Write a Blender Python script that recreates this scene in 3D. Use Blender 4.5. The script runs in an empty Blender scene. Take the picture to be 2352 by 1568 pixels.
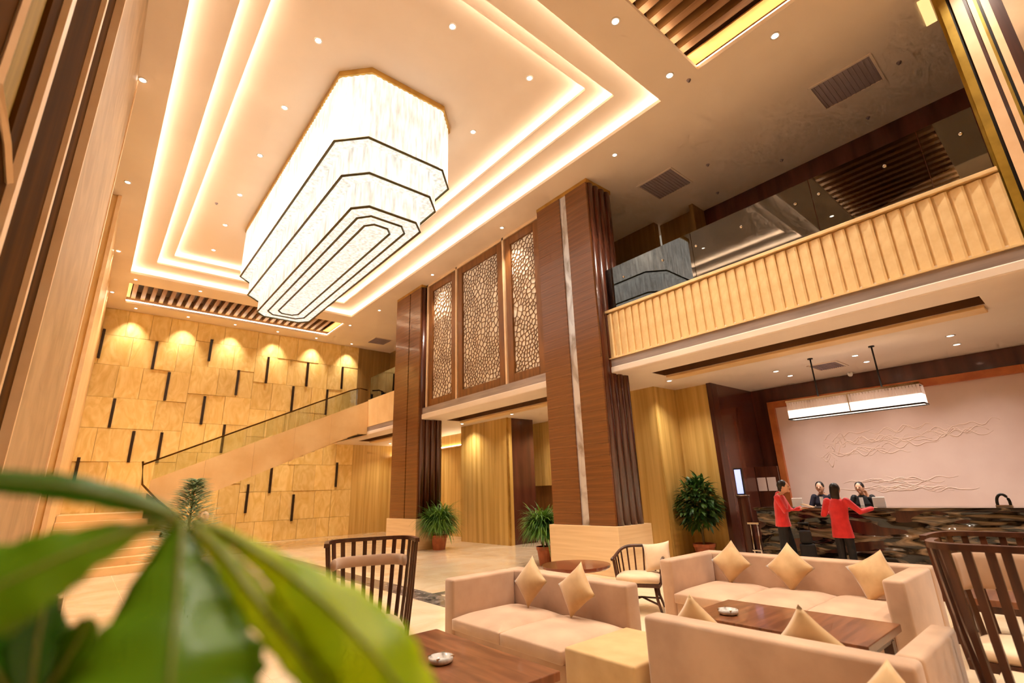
import bpy, bmesh, math, random
from mathutils import Vector, Matrix, noise
from mathutils.geometry import delaunay_2d_cdt

# ------------------------------------------------------------------ camera, world, exposure
scene = bpy.context.scene
COL = scene.collection
cam_d = bpy.data.cameras.new('camera')
cam = bpy.data.objects.new('camera', cam_d)
COL.objects.link(cam)
CR, CU, CF = (0.766124, -0.641798, -0.033905), (-0.163297, -0.245412, 0.955566), (0.621601, 0.726546, 0.29282)
cam.matrix_world = Matrix(((CR[0], CU[0], -CF[0], 0), (CR[1], CU[1], -CF[1], 0), (CR[2], CU[2], -CF[2], 1.62), (0, 0, 0, 1)))
cam_d.sensor_width = 36.0
cam_d.lens = 17.1985
cam_d.clip_start = 0.02
cam_d.clip_end = 200
cam_d.dof.use_dof = True
cam_d.dof.focus_distance = 7.0
cam_d.dof.aperture_fstop = 1.5
scene.camera = cam
scene.cycles.adaptive_threshold = 0.12
scene.cycles.adaptive_min_samples = 14
scene.cycles.max_bounces = 7
scene.cycles.diffuse_bounces = 4
scene.cycles.glossy_bounces = 3
scene.cycles.transmission_bounces = 3
scene.cycles.transparent_max_bounces = 8
scene.cycles.caustics_reflective = False
scene.cycles.caustics_refractive = False
scene.view_settings.view_transform = 'Standard'
scene.view_settings.look = 'None'
scene.view_settings.gamma = 1.0
scene.view_settings.use_curve_mapping = False
scene.view_settings.exposure = 0.42
w = bpy.data.worlds.new('world')
scene.world = w
w.use_nodes = True
w.node_tree.nodes['Background'].inputs[0].default_value = (1.0, 0.85, 0.66, 1)
w.node_tree.nodes['Background'].inputs[1].default_value = 0.25
WARM = (1.0, 0.80, 0.55)
S_COVE, S_CHAND, S_SLOT, S_SPOT, S_WASH, S_LENS, S_LOW = 12.5, 0.84, 13.0, 400.0, 200.0, 8.0, 125.0

R = math.radians
rnd = random.Random(7)

# ------------------------------------------------------------------ materials
def lin(c):
    return tuple(((v / 255) / 12.92 if v / 255 <= 0.04045 else ((v / 255 + 0.055) / 1.055) ** 2.4) for v in c) + (1.0,)

MATS = {}
def new_mat(name):
    m = bpy.data.materials.new(name)
    m.use_nodes = True
    nt = m.node_tree
    b = nt.nodes['Principled BSDF']
    MATS[name] = m
    return m, nt, b

def N(nt, t, **kw):
    n = nt.nodes.new(t)
    for k, v in kw.items():
        if k.startswith('i_'):
            n.inputs[k[2:].replace('_', ' ')].default_value = v
        else:
            setattr(n, k, v)
    return n

def mat(name, c1, c2=None, rough=0.6, metal=0.0, scale=(1, 1, 1), nscale=4.0, detail=4.0, dist=0.0, bump=0.0, bscale=None,
        lo=0.35, hi=0.65, obj_rand=0.0, wave=None, coat=0.0, sheen=0.0, transl=0.0, spec=0.5):
    m, nt, b = new_mat(name)
    L = nt.links
    b.inputs['Roughness'].default_value = rough
    b.inputs['Metallic'].default_value = metal
    b.inputs['Coat Weight'].default_value = coat
    b.inputs['Coat Roughness'].default_value = 0.08
    b.inputs['Sheen Weight'].default_value = sheen
    b.inputs['Specular IOR Level'].default_value = spec
    if c2 is None:
        c2 = c1
    tc = N(nt, 'ShaderNodeTexCoord')
    mp = N(nt, 'ShaderNodeMapping')
    mp.inputs['Scale'].default_value = scale
    L.new(tc.outputs['Object'], mp.inputs['Vector'])
    vec = mp.outputs['Vector']
    oi = None
    if obj_rand:
        oi = N(nt, 'ShaderNodeObjectInfo')
        ad = N(nt, 'ShaderNodeVectorMath', operation='ADD')
        ml = N(nt, 'ShaderNodeMath', operation='MULTIPLY')
        ml.inputs[1].default_value = 37.0
        L.new(oi.outputs['Random'], ml.inputs[0])
        L.new(vec, ad.inputs[0])
        L.new(ml.outputs[0], ad.inputs[1])
        vec = ad.outputs[0]
    if wave:
        tx = N(nt, 'ShaderNodeTexWave', wave_type='BANDS', bands_direction=wave[0])
        tx.inputs['Scale'].default_value = wave[1]
        tx.inputs['Distortion'].default_value = wave[2]
        tx.inputs['Detail'].default_value = detail
        tx.inputs['Detail Scale'].default_value = wave[3] if len(wave) > 3 else 1.5
        fac = tx.outputs['Fac']
    else:
        tx = N(nt, 'ShaderNodeTexNoise')
        tx.inputs['Scale'].default_value = nscale
        tx.inputs['Detail'].default_value = detail
        tx.inputs['Distortion'].default_value = dist
        fac = tx.outputs['Fac']
    L.new(vec, tx.inputs['Vector'])
    rp = N(nt, 'ShaderNodeValToRGB')
    rp.color_ramp.elements[0].position = lo
    rp.color_ramp.elements[1].position = hi
    rp.color_ramp.elements[0].color = lin(c1)
    rp.color_ramp.elements[1].color = lin(c2)
    L.new(fac, rp.inputs[0])
    col = rp.outputs[0]
    if obj_rand:
        hs = N(nt, 'ShaderNodeHueSaturation')
        mr = N(nt, 'ShaderNodeMapRange')
        mr.inputs['To Min'].default_value = 1 - obj_rand
        mr.inputs['To Max'].default_value = 1 + obj_rand
        L.new(oi.outputs['Random'], mr.inputs['Value'])
        L.new(mr.outputs[0], hs.inputs['Value'])
        L.new(col, hs.inputs['Color'])
        col = hs.outputs[0]
    L.new(col, b.inputs['Base Color'])
    if bump:
        bn = N(nt, 'ShaderNodeBump')
        bn.inputs['Strength'].default_value = bump
        bn.inputs['Distance'].default_value = 0.01
        if bscale:
            t2 = N(nt, 'ShaderNodeTexNoise')
            t2.inputs['Scale'].default_value = bscale
            t2.inputs['Detail'].default_value = 3
            L.new(vec, t2.inputs['Vector'])
            L.new(t2.outputs['Fac'], bn.inputs['Height'])
        else:
            L.new(fac, bn.inputs['Height'])
        L.new(bn.outputs[0], b.inputs['Normal'])
    if transl:
        tr = N(nt, 'ShaderNodeBsdfTranslucent')
        L.new(col, tr.inputs['Color'])
        mx = N(nt, 'ShaderNodeMixShader')
        mx.inputs[0].default_value = transl
        L.new(b.outputs[0], mx.inputs[1])
        L.new(tr.outputs[0], mx.inputs[2])
        L.new(mx.outputs[0], nt.nodes['Material Output'].inputs[0])
    return m

def emit(name, c, s):
    m, nt, b = new_mat(name)
    b.inputs['Base Color'].default_value = tuple(c) + (1,)
    b.inputs['Emission Color'].default_value = tuple(c) + (1,)
    b.inputs['Emission Strength'].default_value = s
    return m

def glass(name, tint=(0.93, 0.97, 0.93), ior=1.6, rough=0.0):
    m, nt, b = new_mat(name)
    L = nt.links
    nt.nodes.remove(b)
    fr = N(nt, 'ShaderNodeFresnel')
    fr.inputs[0].default_value = ior
    tr = N(nt, 'ShaderNodeBsdfTransparent')
    tr.inputs[0].default_value = tuple(tint) + (1,)
    gl = N(nt, 'ShaderNodeBsdfGlossy')
    gl.inputs['Roughness'].default_value = rough
    mx = N(nt, 'ShaderNodeMixShader')
    L.new(fr.outputs[0], mx.inputs[0])
    L.new(tr.outputs[0], mx.inputs[1])
    L.new(gl.outputs[0], mx.inputs[2])
    L.new(mx.outputs[0], nt.nodes['Material Output'].inputs[0])
    return m

mat('plaster', (238, 220, 202), (233, 214, 196), rough=0.75, nscale=0.8)
mat('soffit', (236, 220, 204), (230, 212, 196), rough=0.55, nscale=0.8)
mat('floor', (228, 200, 164), (244, 224, 194), rough=0.13, nscale=0.9, detail=6, dist=1.2, coat=0.2)
mat('inlay', (70, 60, 56), (150, 135, 125), rough=0.12, nscale=5, detail=6, dist=2)
mat('sandstone', (224, 184, 98), (246, 214, 142), rough=0.6, scale=(1.6, 1, 0.7), nscale=1.6, detail=5, dist=2.5, obj_rand=0.09, bump=0.05, lo=0.3, hi=0.7)
mat('sandstone_joint', (176, 126, 52), rough=0.8)
mat('slit', (44, 26, 12), (60, 38, 18), rough=0.35, metal=0.3)
mat('travertine', (188, 146, 70), (224, 188, 114), rough=0.35, scale=(3.2, 3.2, 0.12), nscale=2.2, detail=8, dist=0.3, lo=0.3, hi=0.7, obj_rand=0.05)
mat('travertine_shaded', (128, 96, 48), (164, 128, 72), rough=0.4, scale=(3, 3, 0.12), nscale=2.2, detail=8, lo=0.3, hi=0.7)  # copy of the travertine with the upstairs shade put into its colours
mat('stringer', (228, 188, 132), (240, 206, 154), rough=0.35, nscale=1.2, detail=5)
mat('plinth', (218, 186, 142), (234, 206, 166), rough=0.35, scale=(0.25, 0.25, 7), nscale=2.5, detail=6, lo=0.3, hi=0.7)
mat('wood_red', (98, 56, 26), (134, 82, 42), rough=0.28, scale=(0.5, 0.5, 16), nscale=1.6, detail=5, lo=0.3, hi=0.7, coat=0.25)
mat('wood_dark', (58, 26, 16), (84, 42, 26), rough=0.3, scale=(9, 9, 0.5), nscale=1.5, detail=5, coat=0.2)
mat('wood_rib', (66, 30, 20), (96, 50, 34), rough=0.22, scale=(6, 6, 0.5), nscale=1.5, coat=0.3)
mat('wall_brown', (74, 38, 28), (98, 54, 40), rough=0.25, scale=(2, 2, 0.25), nscale=2, detail=5, coat=0.3)
mat('wood_frame', (112, 66, 26), (138, 86, 38), rough=0.4, scale=(6, 6, 0.7), nscale=1.5)
mat('lattice', (120, 80, 44), (142, 100, 60), rough=0.45, nscale=6)
mat('lattice_back', (250, 236, 216), (252, 240, 222), rough=0.7, nscale=2)
mat('orange_wood', (176, 92, 46), (200, 116, 62), rough=0.35, scale=(1, 1, 1), nscale=3)
mat('flute', (226, 190, 134), (236, 204, 150), rough=0.5, nscale=6, detail=3, bump=0.03)
mat('metal_band', (150, 136, 132), (172, 156, 150), rough=0.4, metal=0.1, scale=(1, 0.3, 4), nscale=3)
mat('gold', (190, 146, 70), (210, 168, 90), rough=0.3, metal=0.75)
mat('olive_gold', (150, 118, 30), (176, 142, 50), rough=0.35, metal=0.4)
mat('bronze', (66, 38, 4), (90, 54, 8), rough=0.95, metal=0.0, spec=0.05, scale=(2, 2, 0.2), nscale=2)
mat('pale_strip', (236, 196, 150), (244, 208, 166), rough=0.4)
mat('pier_stone', (172, 136, 96), (196, 160, 118), rough=0.5, scale=(1, 0.8, 0.8), nscale=2.2, detail=7, dist=0.6)
mat('curtain', (150, 118, 44), (178, 144, 62), rough=0.8, scale=(9, 9, 0.5), nscale=2)
mat('chrome', (205, 200, 195), rough=0.12, metal=1.0)
mat('mirror_strip', (214, 210, 212), (130, 112, 96), rough=0.25, metal=0.35, lo=0.45, hi=0.75, scale=(1, 1, 0.6), nscale=2, dist=1.5)
mat('dark_metal', (38, 32, 28), rough=0.35, metal=0.6)
mat('rim_metal', (96, 86, 52), rough=0.3, metal=0.7)
mat('grille', (158, 140, 146), (172, 152, 156), rough=0.6, scale=(1, 30, 1), nscale=3)
mat('slat_wood', (128, 84, 44), (156, 108, 62), rough=0.5, scale=(6, 0.6, 6), nscale=2)
mat('recess', (196, 150, 84), (206, 160, 94), rough=0.7)
mat('recess_dark', (92, 58, 28), (108, 70, 36), rough=0.6)
mat('fabric', (184, 148, 120), (206, 170, 140), rough=0.85, nscale=2.6, detail=8, lo=0.35, hi=0.65, sheen=0.4, bump=0.05, bscale=180)
mat('fabric_gold', (196, 158, 104), (208, 172, 118), rough=0.85, nscale=5, detail=5, sheen=0.3, bump=0.05, bscale=180)
mat('cushion_gold', (190, 150, 98), (212, 174, 122), rough=0.6, nscale=5, detail=5, sheen=0.5, obj_rand=0.05)
mat('cushion_cream', (220, 190, 154), (232, 204, 170), rough=0.7, nscale=5, sheen=0.4)
mat('walnut', (98, 56, 34), (136, 84, 54), rough=0.28, scale=(7, 0.8, 1), nscale=2.2, detail=7, dist=0.6, coat=0.25)
mat('walnut_x', (98, 56, 34), (136, 84, 54), rough=0.28, scale=(0.8, 7, 1), nscale=2.2, detail=7, dist=0.6, coat=0.25)
mat('chair_wood', (62, 32, 20), (88, 50, 32), rough=0.35, scale=(8, 8, 0.8), nscale=2, coat=0.15)
mat('table_red', (110, 52, 32), (132, 66, 42), rough=0.2, nscale=3, coat=0.4)
mat('marble_vein_glint', (24, 17, 13), (178, 152, 122), rough=0.1, scale=(1, 0.42, 2.3), nscale=3.2, detail=6, dist=1.6, lo=0.47, hi=0.74, coat=0.3)  # pale streaks: brownish veins plus ripple highlights put into the colour
mat('relief_panel', (224, 196, 184), (230, 204, 192), rough=0.5, nscale=1.5)
mat('relief_line', (238, 212, 196), rough=0.35)
mat('red_cloth', (206, 24, 30), (226, 40, 42), rough=0.7, nscale=8, sheen=0.3)
mat('black_cloth', (14, 12, 14), (26, 22, 24), rough=0.75, nscale=8)
mat('navy_cloth', (36, 34, 50), (48, 44, 62), rough=0.75, nscale=8)
mat('skin', (214, 164, 134), (222, 174, 144), rough=0.5, nscale=6)
mat('hair', (18, 13, 11), (34, 26, 22), rough=0.4, scale=(20, 20, 2), nscale=3)
mat('white_paint', (236, 230, 226), rough=0.5)
mat('paper', (226, 206, 196), rough=0.8)
mat('shoe', (20, 18, 18), rough=0.3)
mat('terracotta', (150, 76, 42), (172, 92, 54), rough=0.55, nscale=6)
mat('soil', (52, 34, 20), (74, 50, 32), rough=0.95, nscale=40)
mat('bark', (110, 92, 58), (140, 118, 78), rough=0.8, scale=(4, 4, 1), nscale=8)
mat('leaf_far', (52, 98, 26), (120, 160, 56), rough=0.45, nscale=5, transl=0.25)
mat('leaf_dark', (34, 70, 26), (78, 112, 44), rough=0.4, nscale=5, transl=0.2)
mat('leaf_sage', (140, 168, 126), (200, 214, 184), rough=0.5, nscale=5, transl=0.2)
mat('leaf_lit', (184, 212, 2), (204, 224, 12), rough=0.35, nscale=7, transl=0.5, wave=('X', 6, 3.0))  # brighter copy of the leaf, its lit look put into the colour
mat('leaf_green', (80, 136, 10), (124, 170, 28), rough=0.28, nscale=7, transl=0.35)
mat('leaf_deep', (54, 118, 8), (78, 140, 16), rough=0.35, nscale=7, transl=0.35)
mat('midrib', (168, 176, 84), rough=0.4, transl=0.2)
mat('glass_ash', (176, 168, 162), (206, 200, 194), rough=0.06, nscale=30, spec=0.8)
mat('black_plastic', (16, 15, 16), rough=0.3)
mat('tray', (20, 17, 15), (34, 28, 22), rough=0.25)
glass('glass', (0.93, 0.97, 0.93), 2.3)
mat('frosted_rod', (226, 214, 208), rough=0.15, transl=0.5)
glass('pane_clear', (0.96, 0.96, 0.96), 1.45)
emit('led', (1.0, 0.92, 0.76), S_COVE)
emit('led_slot', (1.0, 0.86, 0.60), S_SLOT)
emit('led_trough', (1.0, 0.86, 0.62), 3.0)
emit('trough_glow', (1.0, 0.74, 0.30), 0.8)
emit('lens', (1.0, 0.9, 0.76), S_LENS)
emit('pendant_glow', (1.0, 0.88, 0.76), 1.05)
emit('screen_blue', (0.42, 0.5, 0.95), 0.9)

def crystal(name, s, c=(1.0, 0.95, 0.83)):
    m, nt, b = new_mat(name)
    L = nt.links
    tc = N(nt, 'ShaderNodeTexCoord')
    mp = N(nt, 'ShaderNodeMapping')
    mp.inputs['Scale'].default_value = (5, 5, 0.7)
    tx = N(nt, 'ShaderNodeTexNoise')
    tx.inputs['Scale'].default_value = 3.0
    tx.inputs['Detail'].default_value = 8
    rp = N(nt, 'ShaderNodeMapRange')
    rp.inputs['From Min'].default_value = 0.3
    rp.inputs['From Max'].default_value = 0.70
    rp.inputs['To Min'].default_value = s * 0.5
    rp.inputs['To Max'].default_value = s * 1.2
    L.new(tc.outputs['Object'], mp.inputs[0])
    L.new(mp.outputs[0], tx.inputs['Vector'])
    L.new(tx.outputs['Fac'], rp.inputs['Value'])
    b.inputs['Base Color'].default_value = (0.3, 0.28, 0.25, 1)
    b.inputs['Roughness'].default_value = 0.15
    b.inputs['Emission Color'].default_value = tuple(c) + (1,)
    L.new(rp.outputs[0], b.inputs['Emission Strength'])
    return m
crystal('crystal', S_CHAND)
crystal('crystal_floor', S_CHAND * 0.95)

# ------------------------------------------------------------------ mesh helpers
class MB:
    def __init__(s):
        s.v, s.f = [], []
    def box(s, x0, x1, y0, y1, z0, z1, M=None):
        i = len(s.v)
        P = [(x0, y0, z0), (x1, y0, z0), (x1, y1, z0), (x0, y1, z0), (x0, y0, z1), (x1, y0, z1), (x1, y1, z1), (x0, y1, z1)]
        s.v += [tuple(M @ Vector(q)) if M else q for q in P]
        s.f += [tuple(i + k for k in q) for q in ((0, 3, 2, 1), (4, 5, 6, 7), (0, 1, 5, 4), (1, 2, 6, 5), (2, 3, 7, 6), (3, 0, 4, 7))]
        return s
    def prism(s, poly, z0, z1, M=None):
        i, n = len(s.v), len(poly)
        P = [(x, y, z0) for x, y in poly] + [(x, y, z1) for x, y in poly]
        s.v += [tuple(M @ Vector(q)) if M else q for q in P]
        s.f += [tuple(i + k for k in range(n))[::-1], tuple(i + n + k for k in range(n))]
        s.f += [(i + k, i + (k + 1) % n, i + n + (k + 1) % n, i + n + k) for k in range(n)]
        return s
    def loft(s, rings, cap=True, closed=True):
        i, n = len(s.v), len(rings[0])
        for r in rings:
            s.v += [tuple(q) for q in r]
        for a in range(len(rings) - 1):
            for k in range(n if closed else n - 1):
                s.f.append((i + a * n + k, i + a * n + (k + 1) % n, i + (a + 1) * n + (k + 1) % n, i + (a + 1) * n + k))
        if cap:
            s.f.append(tuple(i + k for k in range(n))[::-1])
            s.f.append(tuple(i + (len(rings) - 1) * n + k for k in range(n)))
        return s
    def lathe(s, prof, n=20, c=(0, 0, 0)):
        return s.loft([[(c[0] + r * math.cos(2 * math.pi * k / n), c[1] + r * math.sin(2 * math.pi * k / n), c[2] + z) for k in range(n)] for r, z in prof])
    def tube(s, pts, r, n=8, closed=False, flat=1.0):
        pts = [Vector(q) for q in pts]
        m = len(pts)
        rings = []
        for k, q in enumerate(pts):
            if closed:
                d = (pts[(k + 1) % m] - pts[k - 1]).normalized()
            else:
                d = (pts[min(k + 1, m - 1)] - pts[max(k - 1, 0)]).normalized()
            up = Vector((0, 0, 1)) if abs(d.z) < 0.9 else Vector((0, 1, 0))
            a = d.cross(up).normalized()
            b = a.cross(d).normalized()
            rr = r[k] if isinstance(r, (list, tuple)) else r
            rings.append([q + a * (rr * math.cos(2 * math.pi * j / n)) + b * (rr * flat * math.sin(2 * math.pi * j / n)) for j in range(n)])
        if closed:
            rings.append(rings[0])
            return s.loft(rings, cap=False)
        return s.loft(rings)
    def sphere(s, c, rx, ry, rz, n=12, m=8, M=None):
        rings = []
        for a in range(m + 1):
            t = math.pi * a / m
            q = max(math.sin(t), 0.02)
            rg = [Vector((rx * q * math.cos(2 * math.pi * k / n), ry * q * math.sin(2 * math.pi * k / n), -rz * math.cos(t))) for k in range(n)]
            rings.append([Vector(c) + (M @ g if M else g) for g in rg])
        return s.loft(rings)
    def build(s, name, m, parent=None, bevel=0.0, seg=2, smooth=False, loc=None):
        me = bpy.data.meshes.new(name)
        me.from_pydata(s.v, [], s.f)
        me.update()
        if smooth:
            for q in me.polygons:
                q.use_smooth = True
        return link(name, me, m, parent, bevel, seg, loc)

def link(name, me, m, parent=None, bevel=0.0, seg=2, loc=None):
    o = bpy.data.objects.new(name, me)
    COL.objects.link(o)
    if m and not me.materials:
        me.materials.append(MATS[m])
    if bevel:
        b = o.modifiers.new('bevel', 'BEVEL')
        b.width = bevel
        b.segments = seg
        b.limit_method = 'ANGLE'
    if parent:
        o.parent = parent
    if loc:
        o.location = loc
    return o

def tag(o, label=None, cat=None, group=None, kind=None):
    if label: o['label'] = label
    if cat: o['category'] = cat
    if group: o['group'] = group
    if kind: o['kind'] = kind
    return o

def thing(name, label, cat, loc=(0, 0, 0), rz=0.0, group=None, kind=None):
    o = bpy.data.objects.new(name, None)
    o.empty_display_size = 0.2
    COL.objects.link(o)
    o.location = loc
    o.rotation_euler = (0, 0, R(rz))
    return tag(o, label, cat, group, kind)

def copy_tree(o, parent=None):
    c = o.copy()
    COL.objects.link(c)
    c.parent = parent
    for ch in list(o.children):
        copy_tree(ch, c)
    return c

def bx(*a):
    return MB().box(*a)

def struct(name, mb, m, label=None, **kw):
    o = mb.build(name, m, **kw)
    o['kind'] = 'structure'
    if label: o['label'] = label
    return o

def plate(mb, x0, x1, y0, y1, z0, z1, holes):
    xs = sorted({x0, x1} | {min(max(v, x0), x1) for h in holes for v in h[:2]})
    ys = sorted({y0, y1} | {min(max(v, y0), y1) for h in holes for v in h[2:]})
    for a, b in zip(xs, xs[1:]):
        run = None
        for c, d in zip(ys, ys[1:]):
            mx, my = (a + b) / 2, (c + d) / 2
            inside = any(h[0] < mx < h[1] and h[2] < my < h[3] for h in holes)
            if not inside:
                run = [c, d] if run is None else [run[0], d]
            elif run:
                mb.box(a, b, run[0], run[1], z0, z1); run = None
        if run:
            mb.box(a, b, run[0], run[1], z0, z1)
    return mb

def frame_box(mb, x0, x1, y0, y1, z0, z1, t):
    mb.box(x0, x1, y0, y0 + t, z0, z1).box(x0, x1, y1 - t, y1, z0, z1)
    return mb.box(x0, x0 + t, y0 + t, y1 - t, z0, z1).box(x1 - t, x1, y0 + t, y1 - t, z0, z1)

# ------------------------------------------------------------------ setting: floor, ceilings, walls
floor = struct('floor', bx(-0.75, 13.7, -4, 23.2, -0.12, 0), 'floor', 'polished beige marble lobby floor')
for i, (a, b, c, d) in enumerate(((4.42, 4.86, 5.6, 19.2), (-0.2, 4.42, 18.7, 19.2), (4.86, 5.9, 7.75, 8.0), (5.6, 6.0, -3.5, 0.4))):
    bx(a, b, c, d, -0.05, 0.003).build('inlay_strip', 'inlay', floor)
# faint marble slab joints
jm = MB()
for i in range(18):
    jm.box(-0.75 + 0.8 * i, -0.746 + 0.8 * i, -4, 23, -0.02, 0.0008)
for i in range(34):
    jm.box(-0.75, 13.5, -4 + 0.8 * i, -3.996 + 0.8 * i, -0.02, 0.0008)
jm.build('slab_joint', 'plinth', floor)

CZ = 8.8
ceil = struct('ceiling', plate(MB(), -0.75, 12.0, -4, 23.15, CZ, CZ + 0.08, [(0.02, 7.4, 3.92, 18.9), (0.05, 7.5, 19.85, 22.0), (0.1, 7.28, 0.7, 3.07)]), 'plaster', 'cream plaster lobby ceiling with stepped light coves')
def cove(hole, zl, zn, nxt, out):
    x0, x1, y0, y1 = hole
    a, b, c, d = x0 - out, x1 + out, y0 - out, y1 + out
    m = MB()
    plate(m, a, b, c, d, zn, zn + 0.06, [nxt] if nxt else [])
    frame_box(m, a, b, c, d, zl, zn, 0.03)
    m.build('cove_step', 'plaster', ceil)
    frame_box(MB(), x0 - 0.13, x1 + 0.13, y0 - 0.13, y1 + 0.13, zl + 0.006, zl + 0.026, 0.05).build('led_strip', 'led', ceil)
H0, H1, H2 = (0.02, 7.4, 3.92, 18.9), (0.62, 6.76, 4.54, 18.17), (1.01, 6.35, 4.89, 17.76)
cove(H0, 8.88, 9.02, H1, 0.25)
cove(H1, 9.08, 9.20, H2, 0.22)
cove(H2, 9.26, 9.38, None, 0.22)

def slat_slot(x0, x1, y0, y1, sp, w, ends):
    m = MB()
    m.box(x0 - 0.15, x1 + 0.15, y0 - 0.15, y1 + 0.15, 9.34, 9.4)
    frame_box(m, x0 - 0.18, x1 + 0.18, y0 - 0.18, y1 + 0.18, 8.88, 9.4, 0.03)
    m.build('slat_recess', 'recess_dark', ceil)
    frame_box(MB(), x0 - 0.07, x1 + 0.07, y0 - 0.07, y1 + 0.07, 8.885, 8.92, 0.05).build('led_strip', 'led_slot', ceil)
    for a, b in ((x0 - 0.12, x0 + 0.1), (x1 - 0.16, x1 + 0.12)):
        bx(a, b, y0 - 0.1, y1 + 0.1, 9.06, 9.09).build('edge_board', 'recess', ceil)
    me = None
    n = int((x1 - x0 - 0.5) / sp)
    for i in range(n + 1):
        x = x0 + 0.2 + i * sp
        if me is None:
            o = bx(-w / 2, w / 2, y0 - 0.1, y1 + 0.1, 9.03, 9.22).build('ceiling_slat', 'slat_wood', ceil)
            me = o.data
        else:
            o = link('ceiling_slat', me, None, ceil)
        o.location.x = x
slat_slot(0.05, 7.5, 19.85, 22.0, 0.285, 0.13, 1)
slat_slot(0.1, 7.28, 0.7, 3.07, 0.30, 0.14, 1)

# upper floor slab with its soffit
upper = struct('floor_upper', bx(8.38, 13.7, -4, 23.15, 4.2, 4.36), 'soffit', 'slab of the upper floor over the reception')
SH = [(9.12, 9.64, 0.62, 6.0), (9.05, 9.57, 8.9, 14.15), (9.05, 9.57, 16.6, 21.4)]
sof = struct('ceiling_soffit', plate(MB(), 8.56, 13.5, -4, 23.0, 4.0, 4.06, SH), 'soffit', 'pale low ceiling under the upper floor')
for h in SH:
    m = frame_box(MB(), h[0] - 0.02, h[1] + 0.02, h[2] - 0.02, h[3] + 0.02, 4.005, 4.2, 0.022)
    m.box(h[0] - 0.02, h[1] + 0.02, h[2], h[3], 4.185, 4.2)
    m.build('light_trough', 'recess_dark', sof)
    bx(h[1] + 0.005, h[1] + 0.36, h[2] + 0.02, h[3] - 0.02, 3.95, 4.0).build('trough_board', 'stringer', sof, bevel=0.01)

# outer walls
struct('wall_front', bx(-0.8, 13.7, -4.15, -4, 0, 8.9), 'travertine', 'stone wall behind the viewer')
struct('wall_left', bx(-0.95, -0.75, -4, 23.2, 0, 8.8), 'travertine', 'stone wall along the left side')

# back wall of staggered sandstone panels
wb = struct('wall_back', bx(-0.75, 9.5, 23.06, 23.2, 0, CZ), 'sandstone_joint', 'tall wall of staggered golden sandstone panels with dark slits')
rows = [8.8, 7.72, 6.58, 5.44, 4.3, 3.16, 2.04, 0.92, 0.0]
slits = [(-0.38, 7.94, 6.81), (1.27, 7.72, 6.62), (3.1, 8.13, 7.2), (1.84, 6.56, 5.44), (0.34, 5.38, 4.32), (1.08, 4.23, 3.1), (1.94, 4.22, 3.09),
         (3.16, 5.73, 4.6), (4.0, 4.64, 3.5), (4.25, 6.96, 5.88), (5.36, 7.71, 6.52), (7.08, 7.69, 6.57), (8.72, 7.71, 6.62), (6.53, 6.51, 5.36),
         (8.06, 6.51, 5.33), (5.15, 2.27, 1.15), (5.98, 2.96, 1.9), (6.97, 1.82, 0.74), (8.77, 3.17, 2.09), (-0.3, 3.26, 2.2)]
# stagger: three vertical fields, each with its own course heights
def course(x0, x1, zs, sl):
    for zt, zb in zip(zs, zs[1:]):
        cuts = {x0, x1}
        for (sx, s1, s0) in sl:
            if x0 < sx < x1 and min(s1, zt) - max(s0, zb) > 0.45 * (zt - zb):
                cuts.add(sx)
        cs = sorted(cuts)
        xs = [cs[0]]
        for a, b in zip(cs, cs[1:]):
            n = max(1, round((b - a) / rnd.choice((0.72, 0.85, 0.98))))
            ws = [rnd.uniform(0.75, 1.25) for _ in range(n)]
            t = sum(ws)
            for wv in ws:
                xs.append(xs[-1] + (b - a) * wv / t)
        for a, b in zip(xs, xs[1:]):
            d = rnd.choice((0.0, 0.0, 0.006, 0.018, 0.03))
            o = bx(-(b - a) / 2 + 0.005, (b - a) / 2 - 0.005, 0, 0.07 + d, -(zt - zb) / 2 + 0.005, (zt - zb) / 2 - 0.005).build('stone_panel', 'sandstone', wb)
            o.location = ((a + b) / 2, 22.99 - d, (zt + zb) / 2)
course(-0.72, 2.55, [8.8, 7.76, 6.62, 5.42, 4.3, 3.12, 2.0, 0.9, 0], slits)
course(2.55, 4.85, [8.8, 8.0, 6.95, 5.8, 4.64, 3.5, 2.3, 1.15, 0], slits)
course(4.85, 9.5, [8.8, 7.72, 6.54, 5.36, 4.2, 3.06, 1.96, 0.8, 0], slits)
for sx, s1, s0 in slits:
    bx(sx - 0.045, sx + 0.045, 22.93, 23.05, s0, s1).build('slit_inlay', 'slit', wb)

def slab_wall(name, label, axis, pos, t, a0, a1, z0, z1, m, w=0.9, joint=0.006):
    if axis == 'x':
        root = struct(name, bx(pos + 0.03, pos + t, a0, a1, z0, z1), m, label)
    else:
        root = struct(name, bx(a0, a1, pos + 0.03, pos + t, z0, z1), m, label)
    n = max(1, round((a1 - a0) / w))
    wd = (a1 - a0) / n
    for i in range(n):
        c = a0 + (i + 0.5) * wd
        h = wd / 2 - joint / 2
        if axis == 'x':
            o = bx(0, 0.035, -h, h, z0, z1).build('stone_slab', m, root)
            o.location = (pos - rnd.choice((0, 0.004)), c, 0)
        else:
            o = bx(-h, h, 0, 0.035, z0, z1).build('stone_slab', m, root)
            o.location = (c, pos - rnd.choice((0, 0.004)), 0)
    return root
slab_wall('wall_back_lower', 'veined travertine wall under the upper floor beside the staircase wall', 'y', 23.0, 0.2, 9.5, 11.6, 0, 4.0, 'travertine', 0.7)
slab_wall('wall_back_upper', 'shaded travertine wall on the upper floor beside the sandstone wall', 'y', 23.0, 0.2, 9.5, 12.0, 4.36, CZ, 'travertine_shaded', 0.6)
slab_wall('wall_corridor', 'travertine corridor wall with a glowing slot near its top', 'x', 11.6, 0.2, 15.4, 23.0, 0, 4.0, 'travertine', 0.95)
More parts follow.
